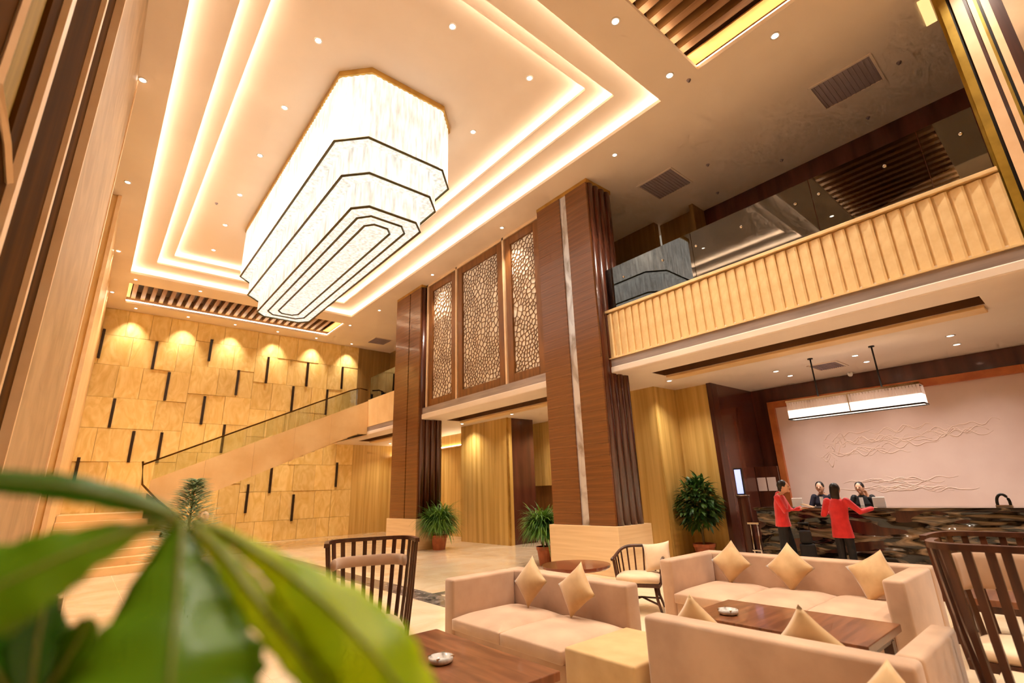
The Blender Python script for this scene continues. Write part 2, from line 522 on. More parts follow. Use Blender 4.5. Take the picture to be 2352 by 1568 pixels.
bx(11.5, 11.6, 15.4, 23.0, 3.46, 3.5).build('trim_2', 'pale_strip').__setitem__('kind', 'structure')
tag(bx(11.54, 11.598, 15.45, 22.95, 3.5, 3.53).build('wall_light_strip', 'led_slot'), 'glowing cove strip along the corridor wall', 'light')
slab_wall('wall_lift_lobby', 'tall travertine wall between the two wooden columns', 'x', 10.5, 0.2, 12.7, 15.4, 0, 4.0, 'travertine', 0.68)
struct('wall_lift_return', bx(10.7, 11.7, 12.72, 12.9, 0, 4.0), 'wall_brown', 'dark brown polished return beside the lift lobby')
struct('trim_1', bx(10.48, 10.54, 12.66, 12.7, 0, 4.0), 'gold', 'thin gilt trim at the edge of the travertine wall')
slab_wall('wall_lift_back', 'yellow lit stone wall deep in the lift lobby', 'x', 12.5, 0.2, 8.6, 14.4, 1.78, 4.0, 'travertine', 1.2)
struct('wall_lift_lower', bx(12.62, 12.75, 8.6, 14.4, 0, 1.78), 'wood_frame', 'darker lower wall deep in the lift lobby')
struct('door_1', bx(12.5, 12.62, 11.9, 12.72, 0, 1.78), 'wall_brown', 'dark brown door deep in the lift lobby')
slab_wall('wall_side_column', 'travertine wall behind the big wooden column', 'x', 10.45, 0.2, 6.87, 8.6, 0, 4.0, 'travertine', 0.85)
struct('wall_side_return', bx(10.48, 11.6, 6.865, 7.0, 0, 4.0), 'travertine', 'travertine return behind the potted tree')
slab_wall('wall_reception_left', 'travertine wall behind the bushy potted tree', 'x', 11.4, 0.2, 5.95, 6.87, 0, 4.0, 'travertine', 0.92)
struct('wall_alcove_edge', bx(11.32, 11.62, 5.84, 5.95, 0, 4.0), 'wood_dark', 'dark edge of the reception alcove')
struct('wall_alcove_side', bx(11.62, 13.5, 5.85, 6.0, 0, 4.0), 'wall_brown', 'polished dark brown side wall of the reception alcove')
struct('wall_right', bx(13.5, 13.7, -4, 5.85, 0, 4.0), 'wall_brown', 'polished dark brown wall behind the reception')
struct('wall_upper_right', bx(11.8, 12.0, -4, 5.6, 4.36, CZ), 'wall_brown', 'dark wall of the upper floor behind the glass')
slab_wall('wall_upper_stone', 'shaded travertine wall upstairs beside the dark wall', 'x', 11.2, 0.2, 6.7, 23.0, 4.36, CZ, 'travertine_shaded', 0.9)
struct('wall_upper_return', bx(11.2, 11.8, 5.5, 5.6, 4.36, CZ), 'travertine_shaded', 'return of the upstairs wall')
struct('wall_upper_step', bx(11.5, 11.7, 5.6, 6.7, 4.36, CZ), 'travertine_shaded', 'set-back part of the upstairs travertine wall')

# ------------------------------------------------------------------ columns on the right
def rib_mesh(z0, z1, r, n=8):
    m = MB()
    poly = [(r * math.cos(math.pi * k / n), -r * 0.8 * math.sin(math.pi * k / n)) for k in range(n + 1)]
    m.prism(poly[::-1], z0, z1)
    return m

def column(label, ya, yb, sa, sb, smat):
    x0, x1 = 8.09, 8.98
    t = thing('column', label, 'column', (x0, ya, 0), group='tall wooden lobby columns')
    W = yb - ya
    bx(-0.09, 1.0, -0.09, W + 0.09, 0, 0.9).build('plinth', 'plinth', t, bevel=0.006)
    bx(0.02, x1 - x0, 0.03, W - 0.03, 0.9, CZ).build('core', 'wood_dark', t)
    bx(0.0, 0.02, sa - ya, sb - ya, 0.9, CZ - 0.1).build('inset_strip', smat, t)
    bx(-0.02, x1 - x0 + 0.01, -0.02, W + 0.02, CZ - 0.1, CZ).build('top_collar', 'gold', t)
    nb = 34
    hb = (CZ - 0.1 - 0.9) / nb
    for a, b in ((0.0, sa - ya), (sb - ya, W)):
        me = None
        for i in range(nb):
            if me is None:
                o = bx(-0.03, 0.02, a, b, 0.0015, hb - 0.0015).build('veneer_board', 'wood_red', t)
                me = o.data
            else:
                o = link('veneer_board', me, None, t)
            o.location.z = 0.9 + i * hb
    me = None
    for i in range(4):
        if me is None:
            o = rib_mesh(0.9, CZ - 0.1, 0.105).build('rib', 'wood_rib', t, smooth=True)
            me = o.data
        else:
            o = link('rib', me, None, t)
        o.location = (0.13 + i * 0.212, 0.03, 0)
    return t
column('big reddish wooden column with a silvery inset strip beside the balcony', 6.5, 8.22, 7.18, 7.40, 'mirror_strip')
column('slimmer-looking far wooden column between the staircase and the pierced screens', 14.3, 16.1, 15.05, 15.10, 'wood_dark')

# striped pier at the far right
t = thing('striped_pier', 'cream and brown striped pier at the right end of the balcony', 'pier', (8.35, 0, 0))
bx(0.06, 1.2, -2.4, -0.02, 0, CZ).build('core', 'pier_stone', t)
for a, b, d, m in ((-0.09, 0.0, 0.0, 'olive_gold'), (-0.125, -0.09, -0.03, 'dark_metal'), (-0.24, -0.125, 0.02, 'pale_strip'), (-0.28, -0.24, -0.02, 'wood_dark'), (-0.33, -0.28, 0.015, 'pale_strip'),
                   (-0.36, -0.33, 0.0, 'olive_gold'), (-0.39, -0.36, -0.03, 'dark_metal'), (-0.46, -0.39, 0.02, 'pale_strip'), (-0.57, -0.46, -0.03, 'wood_dark'), (-2.4, -0.57, 0.0, 'pier_stone')):
    bx(-d, 0.08, a, b, 0, CZ).build('vertical_strip', m, t)
bx(0.08, 1.2, -0.02, 0.04, 4.4, CZ).build('side_panel', 'olive_gold', t)
tag(bx(8.85, 9.5, 0.06, 0.2, CZ - 0.02, CZ + 0.02).build('trough_light', 'trough_glow'), 'narrow glowing light trough in the ceiling beside the striped pier', 'light')

# ------------------------------------------------------------------ left side piers
t = thing('stone_pier', 'near beige stone pier at the left edge with a pale edge strip', 'pier', (-0.72, 4.85, 0))
bx(0, 0.27, 0, 4.55, 0, CZ).build('stone_face', 'pier_stone', t)
bx(0, 0.285, 4.55, 4.75, 0, CZ).build('edge_strip', 'pale_strip', t)
bx(0.0, 0.28, -0.05, 0.0, 0, CZ).build('edge_strip', 'pale_strip', t)
t = thing('bronze_panelling', 'dark bronze wall panelling with pale vertical strips at the left edge', 'panelling', (-0.72, -2.0, 0))
for a, b in ((0, 4.3), (4.75, 4.95), (5.05, 6.05), (6.13, 6.8)):
    bx(0, 0.22, a, b, 0, CZ).build('bronze_panel', 'bronze', t)
for a, b in ((4.95, 5.05), (6.05, 6.13)):
    bx(0, 0.25, a, b, 0, CZ).build('pale_strip', 'pale_strip', t)
bx(0, 0.20, 4.3, 4.75, 3.12, CZ).build('curtain_panel', 'curtain', t)
bx(0, 0.22, 4.3, 4.75, 0, 3.12).build('bronze_panel', 'bronze', t)
m = MB()
m.tube([(0.23, 4.29, CZ), (0.23, 4.29, 3.12), (0.23, 4.66, 3.10), (0.23, 4.9, 3.04)], 0.018, 4)
m.build('frame_bar', 'pale_strip', t)
t = thing('pilaster', 'golden stone pilaster next to the sandstone wall corner at the left', 'pilaster', (-0.72, 13.9, 0))
bx(0, 0.26, 0, 9.05, 0, CZ).build('stone_face', 'stringer', t)
bx(0.20, 0.275, -0.06, 0.0, 0, CZ).build('edge_strip', 'pale_strip', t)

# ------------------------------------------------------------------ balcony
t = thing('balcony', 'fluted cream balcony parapet above the reception', 'balcony', (8.35, 0.02, 0))
LB = 6.5
bx(0, 0.21, 0, LB, 3.99, 4.13).build('lower_edge', 'soffit', t, bevel=0.02)
bx(0.015, 0.2, 0, LB, 4.13, 4.30).build('metal_band', 'metal_band', t)
bx(-0.015, 0.2, 0, LB, 4.30, 4.325).build('ledge', 'flute', t)
bx(0.06, 0.2, 0, LB, 4.325, 5.36).build('backing', 'flute', t)
me = None
nf = 37
pw = LB / nf
for i in range(nf):
    if me is None:
        mm = MB().prism([(0.06, 0), (0.06, pw), (0.045, pw), (0.022, pw * 0.72), (0.0, pw * 0.15), (0.012, 0)][::-1], 4.325, 5.33)
        o = mm.build('flute_panel', 'flute', t)
        me = o.data
    else:
        o = link('flute_panel', me, None, t)
    o.location.y = i * pw
bx(-0.02, 0.2, 0, LB, 5.36, 5.42).build('top_cap', 'flute', t, bevel=0.006)
t = thing('glass_balustrade', 'clear glass balustrade with a studded metal rail on the fluted balcony', 'balustrade', (8.42, 0.05, 5.42))
for a, b in ((0.0, 0.60), (0.61, 2.05), (2.06, 4.22), (4.23, 6.42)):
    bx(0, 0.015, a, b, 0, 1.0).build('glass_pane', 'glass', t)
MB().tube([(0.07, 0.0, 0.67), (0.07, 6.4, 0.67)], 0.018, 8).build('rail', 'chrome', t, smooth=True)
st = None
for y in (0.18, 1.05, 1.95, 2.31, 3.24, 4.14, 4.9, 5.9):
    if st is None:
        st = MB().sphere((0.0, 0, 0.67), 0.035, 0.03, 0.03)
        o = st.build('stud', 'chrome', t, smooth=True); sm = o.data
    else:
        o = link('stud', sm, None, t)
    o.location.y = y

# middle bay edge and pierced screens
t = thing('slab_edge', 'pale slab edge with a metal band below the pierced screens', 'ledge', (8.16, 8.3, 0))
bx(0, 0.4, 0, 6.0, 3.99, 4.16).build('lower_edge', 'soffit', t, bevel=0.02)
bx(0.02, 0.3, 0, 6.0, 4.16, 4.36).build('metal_band', 'metal_band', t)
t = thing('gilt_surround', 'slim gilt bars around and between the pierced screens', 'trim', (8.30, 8.3, 0))
for y in (0.0, 1.62, 4.06, 5.86):
    bx(-0.03, 0.1, y, y + 0.07, 4.36, CZ).build('gilt_bar', 'pale_strip', t)
bx(-0.03, 0.1, 0, 5.93, CZ - 0.08, CZ).build('gilt_bar', 'pale_strip', t)
bx(0.1, 0.2, 0, 5.95, 4.36, CZ).build('backing', 'wood_dark', t)

def screen(label, y0, y1, seed):
    z0, z1, fw = 4.38, 8.7, 0.24
    t = thing('pierced_screen', label, 'screen', (8.30, y0, z0), group='pierced wooden screens')
    W, H = y1 - y0, z1 - z0
    for a, b, c, d in ((0, fw, 0, H), (W - fw, W, 0, H), (fw, W - fw, 0, fw), (fw, W - fw, H - fw, H)):
        bx(-0.01, 0.09, a, b, c, d).build('frame_bar', 'wood_frame', t, bevel=0.008)
    bx(0.058, 0.08, fw, W - fw, fw, H - fw).build('backing', 'lattice_back', t)
    rr = random.Random(seed)
    pts = []
    a0, a1, b0, b1 = fw - 0.2, W - fw + 0.2, fw - 0.2, H - fw + 0.2
    tries = 0
    while tries < 9000:
        tries += 1
        q = (rr.uniform(a0, a1), rr.uniform(b0, b1))
        md = 0.075 + 0.10 * abs(noise.noise(Vector((q[0] * 1.4, q[1] * 1.4, seed))))
        if all((q[0] - e[0]) ** 2 + (q[1] - e[1]) ** 2 > md * md for e in pts):
            pts.append(q)
    vs, es, fs, _, _, _ = delaunay_2d_cdt([Vector(q) for q in pts], [], [], 0, 1e-5)
    cc = []
    em = {}
    for k, f in enumerate(fs):
        A, B, C2 = (vs[i] for i in f[:3])
        d = 2 * (A.x * (B.y - C2.y) + B.x * (C2.y - A.y) + C2.x * (A.y - B.y))
        if abs(d) < 1e-9:
            cc.append(None); continue
        ux = (A.length_squared * (B.y - C2.y) + B.length_squared * (C2.y - A.y) + C2.length_squared * (A.y - B.y)) / d
        uy = (A.length_squared * (C2.x - B.x) + B.length_squared * (A.x - C2.x) + C2.length_squared * (B.x - A.x)) / d
        cc.append((ux, uy))
        for i in range(3):
            em.setdefault(tuple(sorted((f[i], f[(i + 1) % 3]))), []).append(k)
    m = MB()
    lo, hi = (fw - 0.01, fw - 0.01), (W - fw + 0.01, H - fw + 0.01)
    for e, ks in em.items():
        if len(ks) != 2 or cc[ks[0]] is None or cc[ks[1]] is None:
            continue
        p0, p1 = cc[ks[0]], cc[ks[1]]
        if not all(lo[i] < q[i] < hi[i] for q in (p0, p1) for i in (0, 1)):
            continue
        dx, dy = p1[0] - p0[0], p1[1] - p0[1]
        ln = math.hypot(dx, dy)
        if ln < 0.008:
            continue
        ux, uy = dx / ln, dy / ln
        h = 0.008
        poly = [(p0[0] - ux * h * .6 - uy * h, p0[1] - uy * h * .6 + ux * h), (p0[0] - ux * h * .6 + uy * h, p0[1] - uy * h * .6 - ux * h), (p1[0] + ux * h * .6 + uy * h, p1[1] + uy * h * .6 - ux * h), (p1[0] + ux * h * .6 - uy * h, p1[1] + uy * h * .6 + ux * h)]
        i = len(m.v)
        m.v += [(0.038, a, b) for a, b in poly] + [(0.056, a, b) for a, b in poly]
        m.f += [tuple(i + k for k in q) for q in ((0, 1, 2, 3), (7, 6, 5, 4), (0, 4, 5, 1), (1, 5, 6, 2), (2, 6, 7, 3), (3, 7, 4, 0))]
    m.build('lattice', 'lattice', t)
screen('pierced wooden screen nearest the big column', 8.42, 9.88, 3)
screen('middle one of the three pierced wooden screens', 10.02, 12.32, 5)
screen('pierced wooden screen nearest the far column', 12.46, 14.12, 9)

# ------------------------------------------------------------------ staircase
t = thing('staircase', 'cream stone staircase climbing along the sandstone wall', 'staircase', (0, 0, 0))
def ztop(x): return 2.32 + (5.36 - 2.32) * (x - 1.52) / (8.35 - 1.52)
xs = [1.52, 2.9, 4.3, 5.6, 6.9, 8.37]
for a, b in zip(xs, xs[1:]):
    zb = lambda x: min(ztop(x) - 1.15, 4.02)
    poly = [(a + 0.002, ztop(a)), (a + 0.002, zb(a)), (b - 0.002, zb(b)), (b - 0.002, ztop(b))]
    if a < 7.3 < b:
        poly = [(a + 0.002, ztop(a)), (a + 0.002, zb(a)), (7.95, 4.02), (b - 0.002, 4.02), (b - 0.002, ztop(b))]
    m = MB()
    n = len(poly)
    m.v = [(x, 18.95, z) for x, z in poly] + [(x, 19.06, z) for x, z in poly]
    m.f = [tuple(range(n)), tuple(range(2 * n - 1, n - 1, -1))] + [(k, n + k, n + (k + 1) % n, (k + 1) % n) for k in range(n)]
    m.build('parapet_slab', 'stringer', t)
me = None
nr = 17
rise, run = (4.36 - 1.4) / nr, (8.4 - 1.55) / nr
for i in range(nr):
    if me is None:
        o = bx(0, run + 0.02, 19.06, 21.3, -0.02, rise).build('tread', 'stringer', t); me = o.data
    else:
        o = link('tread', me, None, t)
    o.location = (1.55 + i * run, 0, 1.4 + i * rise)
m = MB()
m.v = [(1.5, 19.06, 1.18), (7.95, 19.06, 4.0), (7.95, 21.3, 4.0), (1.5, 21.3, 1.18), (1.5, 19.06, 1.24), (7.95, 19.06, 4.06), (7.95, 21.3, 4.06), (1.5, 21.3, 1.24)]
m.f = [(0, 3, 2, 1), (4, 5, 6, 7), (0, 1, 5, 4), (1, 2, 6, 5), (2, 3, 7, 6), (3, 0, 4, 7)]
m.build('underside', 'stringer', t)
bx(-0.45, 1.55, 19.0, 22.9, 0, 1.4).build('landing', 'stringer', t)
for k in range(1, 8):
    z = 1.4 - 0.175 * k
    rx, ry = 2.05 + 0.17 * k, 0.36 * k + 0.25
    poly = [(-0.45, 19.0)]
    for j in range(13):
        a = math.pi / 2 * j / 12
        poly.append((-0.45 + rx * math.sin(a) ** 0.7, 19.0 - ry * max(math.cos(a), 0) ** 0.55))
    MB().prism(poly[::-1], 0, z).build('curved_step', 'stringer', t)
t = thing('stair_railing', 'glass stair railing with a slim bronze handrail', 'railing', (0, 0, 0))
def zr(x): return ztop(x) + 0.58 + 0.02 * (x - 1.5)
pts = [(1.25, 19.0, zr(1.25))] + [(x, 19.0, zr(x)) for x in (2.5, 4, 5.5, 7.0)] + [(7.6, 19.0, zr(7.6)), (8.0, 19.0, zr(7.9)), (8.3, 18.98, zr(8.0) - 0.1)]
MB().tube(pts, 0.025, 8).build('handrail', 'bronze', t, smooth=True)
for a, b in ((1.55, 3.0), (3.02, 4.6), (4.62, 6.2), (6.22, 7.9)):
    m = MB()
    P = [(a, ztop(a)), (b, ztop(b)), (b, zr(b)), (a, zr(a))]
    m.v = [(x, 18.995, z) for x, z in P] + [(x, 19.005, z) for x, z in P]
    m.f = [(0, 1, 2, 3), (7, 6, 5, 4), (0, 4, 5, 1), (1, 5, 6, 2), (2, 6, 7, 3), (3, 7, 4, 0)]
    m.build('glass_pane', 'glass', t)
low = [(1.25, 19.0, 2.88), (1.33, 18.9, 2.2), (1.7, 18.4, 1.75), (2.2, 17.6, 1.25), (2.45, 17.0, 0.95)]
MB().tube(low, 0.028, 8).build('lower_handrail', 'bronze', t, smooth=True)
m = MB()
q = [(1.45, 18.8), (1.8, 18.3), (2.2, 17.6), (2.45, 17.0)]
zt_ = [1.95, 1.65, 1.2, 0.9]
zb_ = [0.9, 0.6, 0.2, 0.02]
for i in range(3):
    n0 = len(m.v)
    for d in (-0.006, 0.006):
        m.v += [(q[i][0] + d, q[i][1], zb_[i]), (q[i + 1][0] + d, q[i + 1][1], zb_[i + 1]), (q[i + 1][0] + d, q[i + 1][1], zt_[i + 1]), (q[i][0] + d, q[i][1], zt_[i])]
    m.f += [tuple(n0 + k for k in f) for f in ((0, 1, 2, 3), (7, 6, 5, 4), (0, 4, 5, 1), (2, 6, 7, 3))]
m.build('lower_glass', 'glass', t)
t = thing('landing_parapet', 'plain cream parapet of the upper floor between far column and stairs', 'parapet', (8.35, 16.1, 0))
bx(0, 0.21, 0, 2.85, 3.99, 4.12).build('lower_edge', 'soffit', t, bevel=0.02)
bx(0.02, 0.2, 0, 2.85, 4.12, 4.3).build('metal_band', 'metal_band', t)
for i in range(3):
    bx(0, 0.2, i * 0.953 + 0.002, (i + 1) * 0.953 - 0.002, 4.3, 5.4).build('parapet_slab', 'stringer', t)
for a, b in ((0.0, 1.4), (1.41, 2.85)):
    bx(0.06, 0.075, a, b, 5.4, 6.35).build('glass_pane', 'glass', t)

# ------------------------------------------------------------------ chandelier
t = thing('chandelier', 'huge glowing stepped crystal chandelier in the stepped ceiling recess', 'chandelier', (3.685, 11.25, 0))
def octa(hx, hy, c, cy=None):
    cy = cy or c
    return [(-hx, -hy + cy), (-hx + c, -hy), (hx - c, -hy), (hx, -hy + cy), (hx, hy - cy), (hx - c, hy), (-hx + c, hy), (-hx, hy - cy)]
TZ = 9.38
def fluted(poly, z0, z1, sp=0.055, dep=0.018):
    m = MB()
    top, n = [], len(poly)
    for k in range(n):
        a, b = Vector(poly[k]), Vector(poly[(k + 1) % n])
        d = b - a
        cnt = max(2, int(d.length / sp))
        nr_ = Vector((d.y, -d.x)).normalized()
        for j in range(cnt):
            top.append(a + d * (j / cnt) + nr_ * (dep if j % 2 else 0))
    N_ = len(top)
    zs = (z0, (z0 * 2 + z1) / 3, (z0 + 2 * z1) / 3, z1)
    for z in zs:
        m.v += [(q.x, q.y, z) for q in top]
    for r in range(3):
        m.f += [(r * N_ + k, r * N_ + (k + 1) % N_, (r + 1) * N_ + (k + 1) % N_, (r + 1) * N_ + k) for k in range(N_)]
    return m
tiers = [(1.215, 4.06, 0.44, 0.46, TZ - 0.12, 7.83), (0.985, 3.84, 0.36, 0.38, 7.83, 7.27), (0.72, 3.58, 0.24, 0.26, 7.27, 6.76)]
m = MB().prism(octa(1.25, 4.1, 0.45, 0.47), TZ - 0.12, TZ)
m.build('ceiling_plate', 'gold', t)
for hx, hy, c, cy, zt, zb in tiers:
    fluted(octa(hx, hy, c, cy), zb, zt).build('crystal_curtain', 'crystal', t)
    MB().prism(octa(hx - 0.01, hy - 0.01, c, cy), zb - 0.004, zb + 0.02).build('crystal_floor', 'crystal_floor', t)
for hx, hy, c, cy, z in ((1.22, 4.065, 0.44, 0.46, 7.82), (0.99, 3.845, 0.36, 0.38, 7.26), (0.725, 3.585, 0.24, 0.26, 6.75), (0.5, 3.3, 0.18, 0.22, 6.752), (0.27, 3.05, 0.13, 0.16, 6.752)):
    MB().tube([(x, y, z) for x, y in octa(hx, hy, c, cy)], 0.025, 6, closed=True).build('rim', 'rim_metal', t)

# ------------------------------------------------------------------ downlights, grilles, sprinklers
def spot(parent, e, ang, blend, col=(1.0, 0.89, 0.74), loc=(0, 0, -0.03), rot=(0, 0, 0), rad=0.04):
    d = bpy.data.lights.new('downlight_beam', 'SPOT')
    d.energy = e; d.spot_size = R(ang); d.spot_blend = blend; d.color = col; d.shadow_soft_size = rad
    o = bpy.data.objects.new('downlight_beam', d)
    COL.objects.link(o); o.parent = parent; o.location = loc; o.rotation_euler = rot
    return o
dl_ring = None
def downlight(x, y, z, label, group, e=None, ang=80, rot=(0, 0, 0), r=0.06, col=(1.0, 0.89, 0.74)):
    global dl_ring, dl_lens
    t = thing('downlight', label, 'downlight', (x, y, z), group=group)
    if dl_ring is None:
        a = MB()
        n = 16
        prof = [(0.06, -0.001), (0.085, -0.001), (0.085, -0.012), (0.06, -0.012)]
        a.loft([[(rr * math.cos(2 * math.pi * k / n), rr * math.sin(2 * math.pi * k / n), zz) for k in range(n)] for rr, zz in prof + prof[:1]], cap=False)
        o1 = a.build('trim_ring', 'white_paint', t, smooth=True); dl_ring = o1.data
        o2 = MB().lathe([(0.055, -0.001), (0.058, -0.009), (0.03, -0.016)], 14).build('lens', 'lens', t, smooth=True); dl_lens = o2.data
    else:
        o1 = link('trim_ring', dl_ring, None, t); o2 = link('lens', dl_lens, None, t)
    s = r / 0.06
    o1.scale = o2.scale = (s, s, 1)
    if e:
        spot(t, e, ang, 1.0, rot=rot, col=col if x < 11.0 or y > 5 else (1.0, 0.90, 0.82))
    return t
ORD = ('first', 'second', 'third', 'fourth', 'fifth', 'sixth', 'seventh', 'eighth', 'ninth')
def row(pts, z, text, group, e, ang, r, rot=(0, 0, 0)):
    for k, (x, y) in enumerate(pts):
        en = e(x, y) if callable(e) else e
        downlight(x, y, z, text % ORD[k], group, en, ang, rot, r)
row(((-0.38, 9.35), (-0.38, 13.1), (-0.36, 17.3), (-0.36, 21.1)), CZ, '%s downlight from the viewer in the ceiling margin along the left piers', 'downlights along the left piers', lambda x, y: S_SPOT * 0.3 if y > 16 else None, 80, 0.05)
row(((7.95, 5.5), (7.9, 9.5), (7.95, 13.35), (7.98, 17.5)), CZ, '%s downlight from the viewer in the ceiling margin before the wooden columns', 'downlights before the columns', S_SPOT * 0.7, 90, 0.045)
for x, y, l in ((5.33, 3.39, 'bright downlight between the near slatted slot and the cove corner'), (7.67, 1.88, 'bright downlight on the balcony side of the near slatted slot'), (6.98, 3.46, 'bright downlight beside the outer cove corner'), (1.8, 3.4, 'downlight at the left end of the near slatted slot')):
    downlight(x, y, CZ, l, 'downlights by the near slatted slot', S_SPOT, 110, r=0.055)
row(((0.19, 19.4), (2.03, 19.3), (4.0, 19.3), (5.9, 19.3), (7.75, 19.9)), CZ, '%s downlight from the left between the cove and the far slatted slot', 'downlights by the far slatted slot', S_SPOT * 0.9, 120, 0.045)
row(((1.89, 7.2), (1.9, 9.2), (1.9, 11.1), (1.9, 13.1), (1.92, 15.0), (1.95, 16.9)), 9.38, '%s downlight from the viewer in the inner ceiling left of the chandelier', 'downlights around the chandelier', S_SPOT, 120, 0.05)
for x, y, l in ((3.6, 5.5, 'downlight in the inner ceiling at the near end of the chandelier'), (5.4, 5.5, 'downlight at the near right corner of the inner ceiling'), (5.4, 7.4, 'downlight in the inner ceiling right of the chandelier top')):
    downlight(x, y, 9.38, l, 'downlights around the chandelier', S_SPOT, 120, r=0.05)
row(((1.2, -2.6), (3.4, -2.6), (5.6, -2.6), (7.6, -2.6), (1.2, -0.4), (3.4, -0.4), (5.6, -0.4), (7.6, -0.4)), CZ, '%s added, unseen downlight over the entrance end of the lobby behind the viewer', 'added downlights over the entrance end', S_SPOT * 0.7, 110, 0.055)  # lamps added out of view to brighten floor, furniture and walls
row(tuple((x, 22.5) for x in (0.4, 2.1, 3.8, 5.5, 7.2, 8.9)), CZ, '%s wall-washing downlight from the left above the sandstone wall', 'wall washers above the sandstone wall', S_WASH, 74, 0.045, (R(15), 0, 0))
row(((11.47, 4.34), (11.44, 2.79), (11.33, 1.29), (11.4, -0.3)), 4.0, '%s downlight from the left in the front row over the reception counter', 'downlights over the reception', S_LOW, 120, 0.05)
row(((12.27, 4.35), (12.29, 2.82), (12.22, 1.34)), 4.0, '%s downlight from the left in the rear row behind the reception counter', 'downlights over the reception', S_LOW, 120, 0.05)
for x, y, l in ((10.2, 6.25, 'recessed downlight in the low ceiling by the bushy potted tree'), (10.0, 14.6, 'recessed downlight in the low ceiling before the travertine wall'), (11.8, 11.9, 'recessed downlight in the low ceiling deep in the lift lobby'), (10.15, 12.0, 'recessed downlight in the low ceiling at the mouth of the lift lobby'), (10.6, 18.5, 'recessed downlight in the low ceiling behind the far column'), (10.15, 9.2, 'recessed downlight in the low ceiling behind the big column'), (10.8, 21.8, 'recessed downlight in the low ceiling near the back wall')):
    downlight(x, y, 4.0, l, 'downlights in the low ceiling', S_LOW * 1.3, 130, r=0.05)
def grille(x0, x1, y0, y1, label, z=CZ):
    t = thing('air_grille', label, 'grille', ((x0 + x1) / 2, (y0 + y1) / 2, z), group='ceiling air grilles')
    hx, hy = (x1 - x0) / 2, (y1 - y0) / 2
    frame_box(MB(), -hx - 0.04, hx + 0.04, -hy - 0.04, hy + 0.04, -0.02, 0.0, 0.04).build('frame', 'plaster', t)
    bx(-hx, hx, -hy, hy, -0.004, 0.0).build('backing', 'grille', t)
    me = None
    for i in range(12):
        if me is None:
            o = bx(-hx, hx, -0.008, 0.008, -0.016, -0.004).build('louvre', 'grille', t); me = o.data
        else:
            o = link('louvre', me, None, t)
        o.location.y = -hy + (i + 0.5) * 2 * hy / 12
grille(9.42, 10.25, 1.0, 1.95, 'grey air grille in the ceiling nearest the striped pier')
grille(9.4, 10.3, 5.0, 5.9, 'grey air grille in the ceiling beside the big column')
grille(9.42, 10.24, 20.9, 21.8, 'grey air grille in the ceiling near the sandstone wall')
grille(11.6, 12.3, 3.2, 3.7, 'grey air grille in the low ceiling over the reception', 4.0)
for x, y, l in ((7.36, 3.3, 'by the corner of the near slatted slot'), (10.04, 0.7, 'nearest the striped pier'), (11.24, 1.5, 'near the dark upstairs wall, right of the others'), (9.99, 4.38, 'beside the grille by the big column'), (11.23, 3.22, 'near the dark upstairs wall, middle one'), (11.27, 4.82, 'near the dark upstairs wall, left of the others'), (1.5, 13.9, 'left of the chandelier')):
    z = 9.38 if x < 3 else CZ
    tag(MB().lathe([(0.04, 0.0), (0.04, -0.01), (0.012, -0.016), (0.012, -0.035), (0.024, -0.04)][::-1], 10, (x, y, z)).build('sprinkler', 'grille', smooth=True), 'tiny sprinkler head on the ceiling ' + l, 'sprinkler', 'ceiling sprinklers')
tag(MB().lathe([(0.05, 0.0), (0.06, -0.03), (0.045, -0.08), (0.02, -0.1)][::-1], 12, (13.2, 3.4, 4.0)).build('dome_camera', 'white_paint', smooth=True), 'small white dome camera on the low ceiling over the reception', 'camera')

# ------------------------------------------------------------------ sofas, cushions, tables
def rbox(name, x0, x1, y0, y1, z0, z1, m, parent, b=0.03, seg=3):
    o = bx(x0, x1, y0, y1, z0, z1).build(name, m, parent, bevel=b, seg=seg)
    for q in o.data.polygons:
        q.use_smooth = True
    return o

def puffy(name, x0, x1, y0, y1, z0, z1, m, parent, crown=0.02):
    # seat cushion: a rounded box whose top is gently domed
    nx, ny = 14, 10
    mb = MB()
    rings = []
    for j in range(ny + 1):
        v = j / ny
        y = y0 + (y1 - y0) * v
        ring = []
        for i in range(nx + 1):
            u = i / nx
            x = x0 + (x1 - x0) * u
            e = (1 - abs(2 * u - 1) ** 6) * (1 - abs(2 * v - 1) ** 6)
            ring.append((x, y, z1 - 0.035 * (1 - e) + crown * e))
        for i in range(nx, -1, -1):
            u = i / nx
            ring.append((x0 + (x1 - x0) * u, y, z0))
        rings.append(ring)
    mb.loft(rings)
    return mb.build(name, m, parent, bevel=0.012, seg=2, smooth=True)

def sofa(label, loc, rz, W, D, seats, arms, H=0.74, arm_w=0.17, back_t=0.2, m='fabric', group=None, seat_z=0.42):
    t = thing('sofa', label, 'sofa', loc, rz, group)
    xl = -W / 2 + (arm_w if arms[0] else 0)
    xr = W / 2 - (arm_w if arms[1] else 0)
    rbox('base', xl, xr, -D / 2 + 0.02, D / 2 - back_t, 0.05, seat_z - 0.14, m, t, 0.01, 2)
    rbox('backrest', -W / 2, W / 2, D / 2 - back_t, D / 2, 0.04, H, m, t)
    for s, on in ((-1, arms[0]), (1, arms[1])):
        if on:
            a, b = (-W / 2, xl) if s < 0 else (xr, W / 2)
            rbox('armrest', a, b, -D / 2, D / 2 - back_t - 0.002, 0.04, H, m, t)
    sw = (xr - xl) / seats
    for i in range(seats):
        puffy('seat_cushion', xl + i * sw + 0.004, xl + (i + 1) * sw - 0.004, -D / 2 - 0.02, D / 2 - back_t - 0.004, seat_z - 0.138, seat_z, m, t)
    for x in (-W / 2 + 0.08, W / 2 - 0.08):
        for y in (-D / 2 + 0.08, D / 2 - 0.08):
            bx(x - 0.03, x + 0.03, y - 0.03, y + 0.03, 0, 0.05).build('foot', 'chair_wood', t)
    return t
